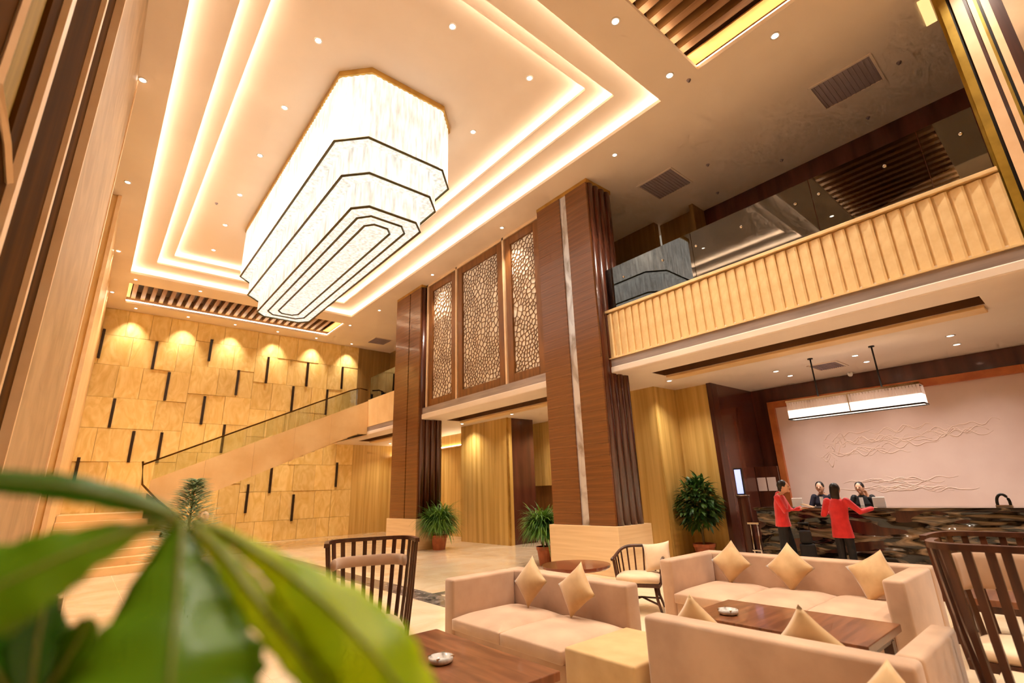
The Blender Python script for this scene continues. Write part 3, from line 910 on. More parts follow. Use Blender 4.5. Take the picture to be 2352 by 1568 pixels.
sofa('small two-seat beige sofa with one arm, left of the fabric ottoman', (3.68, 4.07, 0), -90, 1.76, 1.06, 2, (True, False), H=0.75, group='beige lounge sofas')
sofa('long three-seat beige sofa facing the far coffee table', (6.24, 2.68, 0), -90, 2.5, 1.2, 3, (True, True), H=0.75, group='beige lounge sofas')
sofa('beige sofa seen from behind in the lower right', (3.68, 1.63, 0), 90, 1.56, 0.98, 2, (True, False), H=0.75, arm_w=0.13, back_t=0.17, group='beige lounge sofas')
t = thing('ottoman', 'square golden-beige fabric ottoman beside the small sofa', 'ottoman', (3.52, 2.81, 0))
rbox('body', -0.4, 0.4, -0.34, 0.34, 0.0, 0.43, 'fabric_gold', t, 0.02, 3)
t = thing('bench', 'low beige bench behind the near sofa, mostly out of view', 'bench', (2.72, 0.85, 0))
rbox('body', -0.38, 0.36, -0.5, 0.5, 0.0, 0.29, 'fabric', t, 0.02, 3)

def pillow_mesh(name, S, T, seed):
    n = 14
    rr = random.Random(seed)
    ph = rr.uniform(0, 6)
    mb = MB()
    def P(i, j, s):
        u, v = 2 * i / n - 1, 2 * j / n - 1
        pin = 1 - 0.07 * (1 - abs(u) ** 2) * abs(v) ** 3 if False else 1
        x = u * S / 2 * (1 - 0.10 * (1 - v * v) * abs(u) ** 2)
        y = v * S / 2 * (1 - 0.10 * (1 - u * u) * abs(v) ** 2)
        h = T * (max(0, 1 - u * u) ** 0.55) * (max(0, 1 - v * v) ** 0.55)
        h *= 1 + 0.08 * math.sin(3 * u + ph) * math.cos(2.5 * v + ph)
        return (x, y, s * h)
    for s in (1, -1):
        b = len(mb.v)
        for j in range(n + 1):
            for i in range(n + 1):
                mb.v.append(P(i, j, s))
        for j in range(n):
            for i in range(n):
                q = (b + j * (n + 1) + i, b + j * (n + 1) + i + 1, b + (j + 1) * (n + 1) + i + 1, b + (j + 1) * (n + 1) + i)
                mb.f.append(q if s > 0 else q[::-1])
    me = bpy.data.meshes.new(name)
    me.from_pydata(mb.v, [], mb.f)
    bm = bmesh.new(); bm.from_mesh(me)
    bmesh.ops.remove_doubles(bm, verts=bm.verts, dist=1e-5)
    bm.to_mesh(me); bm.free()
    for q in me.polygons:
        q.use_smooth = True
    return me
def pillow(label, pos, face, tilt, spin, S=0.40, T=0.075, m='cushion_gold', seed=1, group='scatter cushions on the sofas'):
    # face: heading of the cushion's front (degrees from +X), tilt: lean back, spin: rotation in its plane
    o = link('scatter_cushion', pillow_mesh('scatter_cushion', S, T, seed), m)
    z = Vector((math.cos(R(face)), math.sin(R(face)), 0)) * math.cos(R(tilt)) + Vector((0, 0, 1)) * math.sin(R(tilt))
    x = Vector((0, 0, 1)).cross(z).normalized()
    y = z.cross(x)
    M = Matrix((x, y, z)).transposed().to_4x4() @ Matrix.Rotation(R(spin), 4, 'Z')
    M.translation = Vector(pos)
    o.matrix_world = M
    return tag(o, label, 'cushion', group)
pillow('gold diamond-set cushion nearest the arm of the small sofa', (3.86, 4.35, 0.685), 180, 15, 50, S=0.37, seed=1)
pillow('gold diamond-set cushion at the open end of the small sofa', (3.86, 3.68, 0.68), 178, 17, 40, S=0.37, seed=2)
pillow('gold cushion in the left corner of the long sofa', (6.47, 3.43, 0.665), 180, 16, 43, S=0.38, seed=3)
pillow('gold cushion near the middle of the long sofa', (6.47, 2.72, 0.665), 180, 16, 47, S=0.39, seed=4)
pillow('crumpled gold cushion at the right arm of the long sofa', (6.44, 1.87, 0.65), 176, 20, 30, S=0.40, seed=5)
pillow('gold cushion tip above the left end of the near sofa back', (3.46, 2.14, 0.63), 0, 14, 44, S=0.38, seed=6)
pillow('gold cushion standing above the middle of the near sofa back', (3.46, 1.40, 0.63), 0, 14, 42, S=0.42, seed=7)
pillow('cushion tip at the bottom edge in front of the near sofa back', (2.92, 0.90, 0.56), 180, 14, 44, S=0.38, seed=8)

def low_table(label, loc, W, D, m):
    t = thing('coffee_table', label, 'coffee table', loc, 0, 'dark wooden coffee tables')
    bx(-W / 2, W / 2, -D / 2, D / 2, 0.39, 0.45).build('top', m, t, bevel=0.006)
    frame_box(MB(), -W / 2 + 0.06, W / 2 - 0.06, -D / 2 + 0.06, D / 2 - 0.06, 0.32, 0.39, 0.03).build('apron', 'chair_wood', t)
    for x in (-W / 2 + 0.09, W / 2 - 0.09):
        for y in (-D / 2 + 0.09, D / 2 - 0.09):
            bx(x - 0.035, x + 0.035, y - 0.035, y + 0.035, 0, 0.33).build('leg', 'chair_wood', t)
    return t
low_table('dark wooden coffee table with an ashtray in the lower middle', (2.22, 3.53, 0), 0.9, 1.58, 'walnut')
low_table('dark wooden coffee table between the long sofa and the near sofa', (5.0, 2.22, 0), 0.86, 1.5, 'walnut_x')
low_table('dark wooden coffee table at the right behind the tall chairs', (7.35, 0.75, 0), 0.8, 1.5, 'walnut_x')
low_table('dark side table behind the leaves at the lower left', (-0.2, 9.0, 0), 0.46, 1.1, 'chair_wood')
o = rbox('serving_tray', -0.36, -0.02, 8.95, 9.45, 0.452, 0.50, 'tray', None, 0.02)
tag(o, 'black tray on the side table behind the leaves', 'tray')

def ashtray(label, x, y):
    n = 20
    t = thing('ashtray', label, 'ashtray', (x, y, 0.451), 0, 'glass ashtrays')
    prof = [(0.07, 0.0), (0.088, 0.012), (0.092, 0.042), (0.078, 0.044), (0.066, 0.016), (0.02, 0.013)]
    MB().lathe(prof, n).build('bowl', 'glass_ash', t, smooth=True)
    for k in range(4):
        a = math.pi / 4 + k * math.pi / 2
        bx(-0.012, 0.012, -0.008, 0.008, 0.036, 0.047).build('cigarette_rest', 'chrome', t, loc=(0.084 * math.cos(a), 0.084 * math.sin(a), 0))
ashtray('clear glass ashtray on the lower middle coffee table', 2.19, 3.48)
ashtray('clear glass ashtray on the coffee table before the long sofa', 4.83, 2.66)
t = thing('round_table', 'round reddish side table behind the small sofa', 'table', (5.8, 5.5, 0))
MB().lathe([(0.02, 0.50), (0.49, 0.50), (0.51, 0.52), (0.51, 0.55), (0.02, 0.551)], 28).build('top', 'table_red', t, smooth=False)
MB().lathe([(0.05, 0.04), (0.05, 0.5)], 14).build('column', 'chair_wood', t, smooth=True)
MB().lathe([(0.28, 0.0), (0.28, 0.02), (0.06, 0.06)], 20).build('base', 'chair_wood', t, smooth=True)

# ------------------------------------------------------------------ chairs
def upath(u, hw, depth, back):
    # U-shaped plan curve, u in 0..1 from left front round the back to right front; front is -Y
    a = math.pi * (1.06 * u - 0.03)
    c, s = math.cos(a), math.sin(a)
    x = -hw * (abs(c) ** 0.5) * (1 if c > 0 else -1)
    y = back - depth + depth * (max(s, 0) ** 0.5) if s > 0 else back - depth + s * 0.3
    return x, y

def even(n, hw, depth, back):
    P = [Vector(upath(k / 400, hw, depth, back)) for k in range(401)]
    acc = [0.0]
    for a, b in zip(P, P[1:]):
        acc.append(acc[-1] + (b - a).length)
    out, k = [], 0
    for i in range(n):
        t_ = acc[-1] * (i + 0.35) / (n - 0.3)
        while acc[k] < t_: k += 1
        out.append(k / 400)
    return out

def tall_chair(label, loc, rz, top=1.19, ns=16, wide=0.43, pad=(0.92, 1.03), group='tall spindle-back armchairs', depth=0.5):
    t = thing('spindle_armchair', label, 'chair', loc, rz, group)
    seat = [upath(u / 30, 0.33, 0.56, 0.32) for u in range(31)]
    MB().prism([(x, y) for x, y in seat][::-1], 0.33, 0.39).build('seat_frame', 'chair_wood', t)
    sc = MB()
    sp = [(x * 0.93, y * 0.93 - 0.01) for x, y in seat]
    sc.loft([[(x * k, y * k, z) for x, y in sp] for k, z in ((0.96, 0.392), (1.0, 0.41), (1.0, 0.45), (0.95, 0.475), (0.6, 0.492), (0.1, 0.497))])
    sc.build('seat_cushion', 'cushion_cream', t, smooth=True)
    K = 40
    rail = [(*upath(u / K, wide, depth, 0.40), top + 0.0) for u in range(K + 1)]
    r_ = MB()
    rr = []
    for k, q in enumerate(rail):
        a, b = rail[max(k - 1, 0)], rail[min(k + 1, K)]
        d = Vector((b[0] - a[0], b[1] - a[1], 0)).normalized()
        nrm = Vector((d.y, -d.x, 0))
        c = Vector(q)
        rr.append([c - nrm * 0.022 + Vector((0, 0, -0.022)), c + nrm * 0.022 + Vector((0, 0, -0.022)), c + nrm * 0.022 + Vector((0, 0, 0.014)), c - nrm * 0.022 + Vector((0, 0, 0.014))])
    r_.loft(rr)
    r_.build('top_rail', 'chair_wood', t)
    for u in even(ns, wide, depth, 0.40):
        x0, y0 = upath(u, 0.335, 0.55, 0.325)
        x1, y1 = upath(u, wide, depth, 0.40)
        xm, ym = x0 * 0.42 + x1 * 0.58, y0 * 0.45 + y1 * 0.55
        xa, ya = upath(u + 0.01, wide, depth, 0.40)
        d = Vector((xa - x1, ya - y1, 0)).normalized()
        nrm = Vector((d.y, -d.x, 0))
        m = MB()
        rings = []
        for (x, y, z, hw) in ((x0, y0, 0.34, 0.019), (xm, ym, 0.76, 0.02), (x1, y1, top - 0.02, 0.021)):
            c = Vector((x, y, z))
            rings.append([c - d * hw - nrm * 0.009, c + d * hw - nrm * 0.009, c + d * hw + nrm * 0.009, c - d * hw + nrm * 0.009])
        m.loft(rings)
        m.build('spindle', 'chair_wood', t)
    if pad:
        p = MB()
        rings = []
        for k in range(25):
            u = 0.13 + 0.74 * k / 24
            f = (pad[0] + pad[1]) / 2
            g = (f - 0.34) / (top - 0.34)
            x, y = upath(u, 0.335 + (wide - 0.335) * g - 0.045, 0.5, 0.34 + 0.05 * g)
            c = Vector((x, y, f))
            dx, dy = upath(u + 0.01, 0.36, 0.5, 0.36)
            ex, ey = upath(u - 0.01, 0.36, 0.5, 0.36)
            d = Vector((dx - ex, dy - ey, 0)).normalized()
            nrm = Vector((d.y, -d.x, 0))
            hz = (pad[1] - pad[0]) / 2
            rings.append([c + nrm * (0.026 * math.cos(q)) + Vector((0, 0, hz * (abs(math.sin(q)) ** 0.6) * (1 if math.sin(q) > 0 else -1))) for q in [2 * math.pi * j / 12 for j in range(12)]])
        p.loft(rings)
        p.build('head_pad', 'fabric', t, smooth=True)
    for x, y in ((-0.25, -0.2), (0.25, -0.2), (-0.24, 0.24), (0.24, 0.24)):
        MB().tube([(x, y, 0.34), (x * 1.08, y * 1.12, 0.0)], [0.024, 0.017], 8).build('leg', 'chair_wood', t, smooth=True)
    return t
tall_chair('tall spindle armchair with a beige head pad beyond the lower middle coffee table', (2.30, 4.95, 0), -20)
tall_chair('tall spindle armchair seen from behind, cut by the right edge', (4.26, 0.45, 0), 90, top=1.235, ns=13, pad=None, wide=0.39, depth=0.3)
tall_chair('tall spindle armchair with a wide beige pad behind the right-edge chair', (5.2, 0.66, 0), -90, top=1.17, pad=(0.76, 1.03))
tall_chair('tall spindle armchair at the bottom edge behind the big leaf', (0.53, 1.9, 0), 170, top=1.02, pad=None)

def barrel_chair(label, loc, rz):
    t = thing('barrel_chair', label, 'chair', loc, rz)
    seat = [upath(u / 24, 0.29, 0.5, 0.27) for u in range(25)]
    MB().prism(seat[::-1], 0.33, 0.375).build('seat_frame', 'chair_wood', t)
    MB().loft([[(x * k, y * k - 0.01, z) for x, y in seat] for k, z in ((0.94, 0.377), (0.99, 0.40), (0.99, 0.44), (0.94, 0.47), (0.6, 0.485), (0.1, 0.49))]).build('seat_cushion', 'cushion_cream', t, smooth=True)
    K = 30
    def ht(u): return 0.66 + 0.13 * math.sin(math.pi * u) ** 1.5
    rail = [Vector((*upath(u / K, 0.34, 0.5, 0.36), ht(u / K))) for u in range(K + 1)]
    MB().tube(rail, 0.022, 8).build('top_rail', 'chair_wood', t, smooth=True)
    for u in even(15, 0.34, 0.5, 0.36):
        a = Vector((*upath(u, 0.285, 0.48, 0.27), 0.34)); b = Vector((*upath(u, 0.34, 0.5, 0.36), ht(u)))
        MB().tube([a, b], [0.012, 0.012], 6).build('spindle', 'chair_wood', t)
    for x, y in ((-0.22, -0.18), (0.22, -0.18), (-0.2, 0.2), (0.2, 0.2)):
        MB().tube([(x, y, 0.34), (x * 1.05, y * 1.05, 0.18), (x * 1.3, y * 1.35, 0.0)], [0.024, 0.02, 0.016], 8).build('leg', 'chair_wood', t, smooth=True)
    for a, b in (((-0.24, -0.2, 0.12), (0.22, 0.22, 0.12)), ((0.24, -0.2, 0.12), (-0.22, 0.22, 0.12))):
        MB().tube([a, (0, 0, 0.17), b], 0.013, 6).build('stretcher', 'chair_wood', t, smooth=True)
    return t
barrel_chair('low barrel chair with a cream cushion between the two sofas', (6.15, 4.62, 0), -62)
pillow('cream square cushion on the low barrel chair', (6.33, 4.42, 0.68), 200, 20, 8, S=0.38, T=0.06, m='cushion_cream', seed=9, group=None)

# ------------------------------------------------------------------ reception
t = thing('reception_counter', 'long black marble reception counter with a rippled front', 'counter', (11.0, -1.2, 0))
LC = 6.3
bx(0.06, 0.55, 0, LC, 0.0, 1.07).build('body', 'wood_dark', t)
ny, nz = 210, 36
m = MB()
for j in range(nz + 1):
    for i in range(ny + 1):
        y, z = LC * i / ny, 0.05 + 1.0 * j / nz
        d = noise.noise(Vector((y * 1.5, z * 6.5, 2.3))) + 0.5 * noise.noise(Vector((y * 3.2, z * 14, 7.7)))
        m.v.append((0.06 - 0.05 * d - 0.02, y, z))
for j in range(nz):
    for i in range(ny):
        a = j * (ny + 1) + i
        m.f.append((a, a + ny + 1, a + ny + 2, a + 1))
m.build('rippled_front', 'marble_vein_glint', t, smooth=True)
bx(-0.04, 0.6, -0.02, LC + 0.03, 1.07, 1.12).build('counter_top', 'marble_vein_glint', t, bevel=0.006)
bx(0.02, 0.1, 0, LC, 0.0, 0.06).build('kick_plate', 'dark_metal', t)
t = thing('relief_mural', 'large pale relief panel in an orange wooden frame behind the reception', 'mural', (13.5, 0.66, 0.9))
PW, PH = 4.62, 2.56
bx(-0.05, 0, 0, PW, 0, PH).build('panel', 'relief_panel', t)
for a, b, c, d in ((-0.16, 0.0, 0, PH + 0.16), (PW, PW + 0.16, 0, PH + 0.16), (0, PW, PH, PH + 0.16)):
    bx(-0.14, 0, a, b, c, d).build('frame_bar', 'orange_wood', t, bevel=0.006)
rr = random.Random(21)
m = MB()
def stroke(y, z, n, dy, amp, r):
    pts = []
    ph = rr.uniform(0, 9)
    for i in range(n):
        pts.append((-0.05, y + dy * i, z + amp * noise.noise(Vector((i * 0.33 + ph, z * 3, 1.7))) + amp * 0.4 * math.sin(i * 0.9 + ph)))
    m.tube(pts, [r * (0.3 + 0.7 * math.sin(math.pi * (i + 0.5) / n)) for i in range(n)], 5)
for k in range(26):
    stroke(rr.uniform(0.5, 3.0), rr.uniform(1.25, 1.75), rr.randint(10, 22), 0.055, 0.09, 0.010)
for k in range(16):
    stroke(rr.uniform(0.9, 2.6), rr.uniform(0.45, 0.75), rr.randint(12, 24), 0.06, 0.06, 0.009)
for k in range(10):
    y = rr.uniform(3.1, 3.6)
    stroke(y, rr.uniform(0.9, 1.7), 8, 0.03, 0.18, 0.010)
m.build('relief', 'relief_line', t, smooth=True)
t = thing('pendant_light', 'long glowing glass pendant lamp over the reception counter', 'pendant lamp', (10.9, 2.9, 2.83))
frame_box(MB(), -0.16, 0.16, -1.1, 1.1, 0.33, 0.37, 0.02).build('top_frame', 'chrome', t)
frame_box(MB(), -0.165, 0.165, -1.105, 1.105, -0.015, 0.012, 0.016).build('bottom_frame', 'dark_metal', t)
bx(-0.155, 0.155, -1.09, 1.09, 0.0, 0.17).build('glow_box', 'pendant_glow', t)
me = None
for i in range(44):
    for s in (-1, 1):
        if me is None:
            o = bx(-0.006, 0.006, -0.021, 0.021, 0.17, 0.345).build('glass_rod', 'frosted_rod', t); me = o.data
        else:
            o = link('glass_rod', me, None, t)
        o.location = (0.152 * s, -1.07 + i * 2.14 / 43, 0)
for y in (-0.53, 0.53):
    MB().tube([(0, y, 0.36), (0, y, 1.17)], 0.014, 8).build('hanging_rod', 'dark_metal', t, smooth=True)
    MB().lathe([(0.05, 1.15), (0.05, 1.17)], 12, (0, y, 0)).build('ceiling_rose', 'dark_metal', t)
bx(-0.166, 0.166, -0.008, 0.008, 0.0, 0.35).build('divider', 'chrome', t)
t = thing('notice_cabinet', 'dark cabinet with two pale notices beside the reception panel', 'cabinet', (13.48, 5.62, 0))
bx(-0.5, 0, -0.0, 0.22, 0, 2.0).build('side', 'wood_dark', t)
bx(-0.55, -0.5, -0.32, 0.22, 0.05, 2.0).build('front', 'wood_dark', t)
for y in (-0.22, 0.02):
    bx(-0.556, -0.55, y - 0.02, y + 0.19, 1.42, 1.74).build('notice', 'paper', t)
t = thing('kiosk', 'slim dark kiosk with a bluish screen at the left end of the counter', 'kiosk', (11.25, 5.45, 0))
MB().lathe([(0.13, 0.0), (0.14, 0.03), (0.12, 0.05), (0.12, 1.32), (0.14, 1.33), (0.14, 1.36), (0.02, 1.365)], 20).build('post', 'wood_dark', t, smooth=False)
bx(-0.03, 0.03, -0.07, 0.11, 1.36, 1.95).build('screen_housing', 'dark_metal', t, bevel=0.008)
bx(-0.036, -0.03, -0.05, 0.09, 1.40, 1.92).build('screen', 'screen_blue', t)
MB().lathe([(0.145, 1.355), (0.145, 1.37), (0.1, 1.372)], 20).build('collar', 'chrome', t, smooth=True)
t = thing('rope_stanchion', 'low chrome stand at the left end of the counter', 'stand', (10.8, 5.1, 0))
for y in (-0.07, 0.07):
    MB().tube([(0, y, 0), (0, y, 0.8)], 0.015, 8).build('leg', 'chrome', t, smooth=True)
bx(-0.04, 0.04, -0.12, 0.12, 0.8, 0.84).build('top_bar', 'chrome', t, bevel=0.006)
bx(-0.03, 0.03, -0.1, 0.1, 0.28, 0.31).build('shelf', 'chrome', t, bevel=0.006)
t = thing('desk_lamp', 'black arched desk lamp standing on the counter', 'lamp', (11.3, 1.27, 1.12))
MB().tube([(0, 0.075 * math.cos(a), 0.06 + 0.13 * math.sin(a)) for a in [math.pi * k / 12 for k in range(13)]], 0.02, 8).build('arch', 'black_plastic', t, smooth=True)
bx(-0.06, 0.06, -0.1, 0.1, 0.0, 0.03).build('base', 'chrome', t, bevel=0.006)
for y in (-0.075, 0.075):
    bx(-0.02, 0.02, y - 0.018, y + 0.018, 0.03, 0.07).build('foot', 'black_plastic', t)
for y, lb in ((4.52, 'white monitor back at the left receptionist'), (3.05, 'white monitor back at the right receptionist')):
    t = thing('monitor', lb, 'monitor', (11.72, y, 0.78), 12, 'reception monitors')
    bx(-0.02, 0.02, -0.1, 0.1, 0.2, 0.5).build('screen_housing', 'white_paint', t, bevel=0.008)
    bx(-0.015, 0.015, -0.03, 0.03, 0.02, 0.2).build('stand', 'white_paint', t)
    bx(-0.08, 0.08, -0.1, 0.1, 0.0, 0.02).build('foot', 'white_paint', t)
t = thing('back_desk', 'dark inner desk behind the reception counter', 'desk', (11.56, -1.0, 0))
bx(0.0, 0.4, 0, 6.0, 0.74, 0.78).build('top', 'wood_dark', t)
bx(0.02, 0.06, 0, 6.0, 0, 0.74).build('panel', 'wood_dark', t)

# ------------------------------------------------------------------ people
def limb(mb, pts, n=10, flat=None, cut=False):
    # tapering chain with rounded ends: pts = (x, y, z, r)
    P = [Vector(q[:3]) for q in pts]
    r = [q[3] for q in pts]
    f = flat or [1.0] * len(pts)
    PP, RR, FF = [], [], []
    d0 = (P[0] - P[1]).normalized(); d1 = (P[-1] - P[-2]).normalized()
    if not cut:
        PP += [P[0] + d0 * r[0] * 0.9, P[0] + d0 * r[0] * 0.6]; RR += [r[0] * 0.3, r[0] * 0.78]; FF += [f[0]] * 2
    PP += P; RR += r; FF += f
    PP += [P[-1] + d1 * r[-1] * 0.6, P[-1] + d1 * r[-1] * 0.9]; RR += [r[-1] * 0.78, r[-1] * 0.3]; FF += [f[-1]] * 2
    rings = []
    for k, q in enumerate(PP):
        d = (PP[min(k + 1, len(PP) - 1)] - PP[max(k - 1, 0)]).normalized()
        ref = Vector((0, 1, 0)) if abs(d.y) < 0.85 else Vector((0, 0, 1))
        a = ref.cross(d).normalized()
        b = d.cross(a)
        rings.append([q + a * RR[k] * math.cos(2 * math.pi * j / n) + b * RR[k] * FF[k] * math.sin(2 * math.pi * j / n) for j in range(n)])
    mb.loft(rings)
    return mb
def remesh(o, vox):
    m = o.modifiers.new('remesh', 'REMESH'); m.mode = 'VOXEL'; m.voxel_size = vox; m.use_smooth_shade = True
    s = o.modifiers.new('smooth', 'SMOOTH'); s.factor = 0.5; s.iterations = 3
def hand(mb, w, d, up, s=1.0):
    # palm with four unequal, bent fingers and a thumb off its side; w wrist, d direction, up palm normal
    w, d, up = Vector(w), Vector(d).normalized(), Vector(up).normalized()
    side = d.cross(up).normalized()
    up = side.cross(d)
    limb(mb, [(*(w), 0.024 * s), (*(w + d * 0.045 * s), 0.034 * s), (*(w + d * 0.085 * s), 0.034 * s)], 8, [0.8, 0.5, 0.45])
    for k, ln in enumerate((0.062, 0.075, 0.07, 0.052)):
        b = w + d * 0.088 * s + side * (0.027 - 0.018 * k) * s
        limb(mb, [(*b, 0.0085 * s), (*(b + d * ln * 0.55 * s - up * 0.006 * s), 0.008 * s), (*(b + d * ln * 0.95 * s - up * 0.026 * s), 0.0065 * s)], 6)
    b = w + d * 0.035 * s + side * 0.03 * s
    limb(mb, [(*b, 0.011 * s), (*(b + d * 0.03 * s + side * 0.022 * s), 0.0095 * s), (*(b + d * 0.055 * s + side * 0.026 * s - up * 0.01 * s), 0.0075 * s)], 6)
def person(label, loc, rz, h, pose, top_mat, leg_mat, long_hair, group='people at the reception', jacket_low=0.78, collar=None):
    k = h / 1.65
    t = thing('person', label, 'person', loc, rz, group)
    S = lambda *q: tuple(v * k for v in q)
    bow = pose.get('bow', 0)
    lean = pose.get('lean', 0)
    hd = Vector((0, -0.02 - bow * 0.10 - lean, 1.535 - bow * 0.02)) * k
    nk = Vector((0, 0.015 - lean * 0.9, 1.36)) * k
    sh = 0.185
    b = MB()
    # head, neck, trunk and legs, all in one skin
    b.sphere(hd, 0.076 * k, 0.096 * k, 0.115 * k, 14, 10)
    limb(b, [(*(hd + Vector((0, -0.045, -0.07)) * k), 0.034 * k), (*(hd + Vector((0, -0.07, -0.085)) * k), 0.026 * k)])       # jaw and chin
    limb(b, [(*(hd + Vector((0, -0.09, 0.01)) * k), 0.010 * k), (*(hd + Vector((0, -0.108, -0.022)) * k), 0.014 * k)], 8)     # nose
    for s in (-1, 1):
        b.sphere(hd + Vector((s * 0.077, 0.005, -0.01)) * k, 0.012 * k, 0.02 * k, 0.032 * k, 8, 6)                            # ears
    limb(b, [(*nk, 0.05 * k), (*(hd + Vector((0, 0.012, -0.06)) * k), 0.048 * k)])
    limb(b, [S(0, 0, 0.86, 0.135), S(0, -lean * 0.3, 1.05, 0.12), S(0, -lean * 0.7, 1.22, 0.145), S(0, 0.005 - lean * 0.85, 1.33, 0.105)], 12, [0.72, 0.72, 0.68, 0.6])
    lg = pose.get('legs', ((-0.08, 0, -0.09, 0), (0.08, 0, 0.09, 0)))
    for i, (x0, y0, x1, y1) in enumerate(lg):
        limb(b, [S(x0, y0, 0.84, 0.08), S((x0 + x1) / 2, (y0 + y1) / 2 - 0.015, 0.46, 0.058), S(x1, y1 + 0.01, 0.26, 0.05), S(x1, y1 + 0.01, 0.08, 0.034)])
        limb(b, [S(x1, y1 + 0.03, 0.045, 0.036), S(x1, y1 - 0.12, 0.03, 0.03)], 8)
    for s, arm in ((-1, pose['L']), (1, pose['R'])):
        e, w_, hdir, hup = arm
        s0 = (s * sh, 0.01 - lean * 0.85, 1.315)
        limb(b, [S(*s0, 0.048), S(*e, 0.039), S(*w_, 0.026)])
        hand(b, Vector(w_) * k, hdir, hup, 0.95 * k)
    o = b.build('body', 'skin', t)
    remesh(o, 0.008 * k)
    j = MB()
    jl = jacket_low
    limb(j, [S(0, 0, jl, 0.19), S(0, 0, 0.98, 0.155), S(0, -lean * 0.7, 1.2, 0.172), S(0, 0.01 - lean * 0.85, 1.33, 0.125), S(0, 0.012 - lean * 0.9, 1.37, 0.075)], 14, [0.72, 0.74, 0.7, 0.68, 0.9], cut=True)
    for s, arm in ((-1, pose['L']), (1, pose['R'])):
        e, w_, _, _ = arm
        s0 = (s * (sh - 0.02), 0.01 - lean * 0.85, 1.32)
        wv = Vector(e).lerp(Vector(w_), 0.9)
        limb(j, [S(*s0, 0.07), S(*e, 0.056), S(*wv, 0.043)])
    o = j.build('jacket', top_mat, t)
    remesh(o, 0.009 * k)
    p = MB()
    limb(p, [S(0, 0, 0.80, 0.13), S(0, 0, 0.95, 0.135)], 12, [0.75, 0.75])
    for i, (x0, y0, x1, y1) in enumerate(lg):
        limb(p, [S(x0, y0, 0.82, 0.09), S((x0 + x1) / 2, (y0 + y1) / 2 - 0.015, 0.46, 0.074), S(x1, y1 + 0.01, 0.12, 0.06)])
    o = p.build('trousers', leg_mat, t)
    remesh(o, 0.009 * k)
    for (x0, y0, x1, y1) in lg:
        m = MB()
        limb(m, [S(x1, y1 + 0.035, 0.042, 0.046), S(x1, y1 - 0.06, 0.04, 0.045), S(x1, y1 - 0.15, 0.032, 0.036)], 10, [0.9, 0.85, 0.75])
        m.build('shoe', 'shoe', t, smooth=True)
    hm = MB()
    hm.sphere(hd + Vector((0, 0.022, 0.028)) * k, 0.09 * k, 0.098 * k, 0.105 * k, 14, 10)
    if long_hair:
        limb(hm, [(*(hd + Vector((0, 0.06, 0.0)) * k), 0.085 * k), (*(hd + Vector((0, 0.085, -0.12)) * k), 0.082 * k), (*(hd + Vector((-0.02, 0.09, -0.22)) * k), 0.055 * k)], 12, [0.7, 0.6, 0.5])
    else:
        limb(hm, [(*(hd + Vector((0, 0.055, 0.0)) * k), 0.075 * k), (*(hd + Vector((0, 0.06, -0.055)) * k), 0.06 * k)], 12, [0.7, 0.6])
    o = hm.build('hair', 'hair', t)
    remesh(o, 0.01 * k)
    for s in (-1, 1):
        MB().sphere(hd + Vector((s * 0.032, -0.086, 0.005)) * k, 0.013 * k, 0.008 * k, 0.008 * k, 8, 6).build('eye', 'hair', t, smooth=True)
    MB().sphere(hd + Vector((0, -0.096, -0.058)) * k, 0.022 * k, 0.008 * k, 0.007 * k, 8, 6).build('mouth', 'terracotta', t, smooth=True)
    if collar:
        MB().tube([tuple(nk + Vector((0.062 * math.cos(a), -0.055 * math.sin(a) - 0.012, 0.0 - 0.03 * math.sin(a))) * k) for a in [math.pi * q / 8 for q in range(9)]], 0.014, 6).build('collar', collar, t, smooth=True)
        bx(-0.035 * k, 0.035 * k, (-0.135 - lean * 0.8) * k, (-0.12 - lean * 0.8) * k, 1.16 * k, 1.33 * k).build('shirt_front', collar, t)
    return t
# local frame: a person faces -Y; rz = -90 turns them to face -X, 90 to face +X
person('person in a red jacket with long dark hair leaning on the counter, back turned', (10.62, 3.43, 0), 90, 1.56,
       {'R': ((0.27, -0.02, 1.06), (0.20, -0.24, 1.10), (-0.3, -1, 0), (0, 0, 1)), 'L': ((-0.33, -0.14, 1.12), (-0.48, -0.38, 1.175), (-0.6, -1, 0), (0, 0, 1)), 'bow': 0.2, 'lean': 0.05},
       'red_cloth', 'black_cloth', True, jacket_low=0.66)
person('person in a red jacket and dark trousers standing sideways, reading a paper', (10.42, 4.35, 0), 12, 1.66,
       {'L': ((-0.23, -0.12, 1.08), (-0.10, -0.34, 1.12), (0.5, -1, 0.1), (0, 0, 1)), 'R': ((0.23, -0.12, 1.08), (0.10, -0.34, 1.12), (-0.5, -1, 0.1), (0, 0, 1)), 'bow': 0.75, 'lean': 0.03,
        'legs': ((-0.085, 0.0, -0.1, 0.08), (0.085, 0.0, 0.09, -0.1))},
       'red_cloth', 'black_cloth', False, jacket_low=0.80)
for lb, y, yaw, arm in (('dark-suited person behind the counter at the left, head bowed', 4.2, -84, 0.0), ('dark-suited person behind the counter raising a hand to the face', 3.45, -92, 1.0)):
    Rarm = ((0.26, -0.10, 1.08), (0.12, -0.28, 1.06), (-0.3, -1, 0), (0, 0, 1)) if not arm else ((0.27, -0.16, 1.10), (0.16, -0.22, 1.34), (-0.3, -0.1, 1), (0, 1, 0))
    person(lb, (12.3, y, 0), yaw, 1.60 if not arm else 1.57, {'L': ((-0.26, -0.10, 1.08), (-0.12, -0.28, 1.06), (0.3, -1, 0), (0, 0, 1)), 'R': Rarm, 'bow': 0.5, 'lean': 0.05},
           'navy_cloth' if not arm else 'black_cloth', 'black_cloth', False, collar='white_paint')
o = bx(-0.15, 0.15, -0.10, 0.10, 0, 0.006).build('paper_sheet', 'cushion_gold')
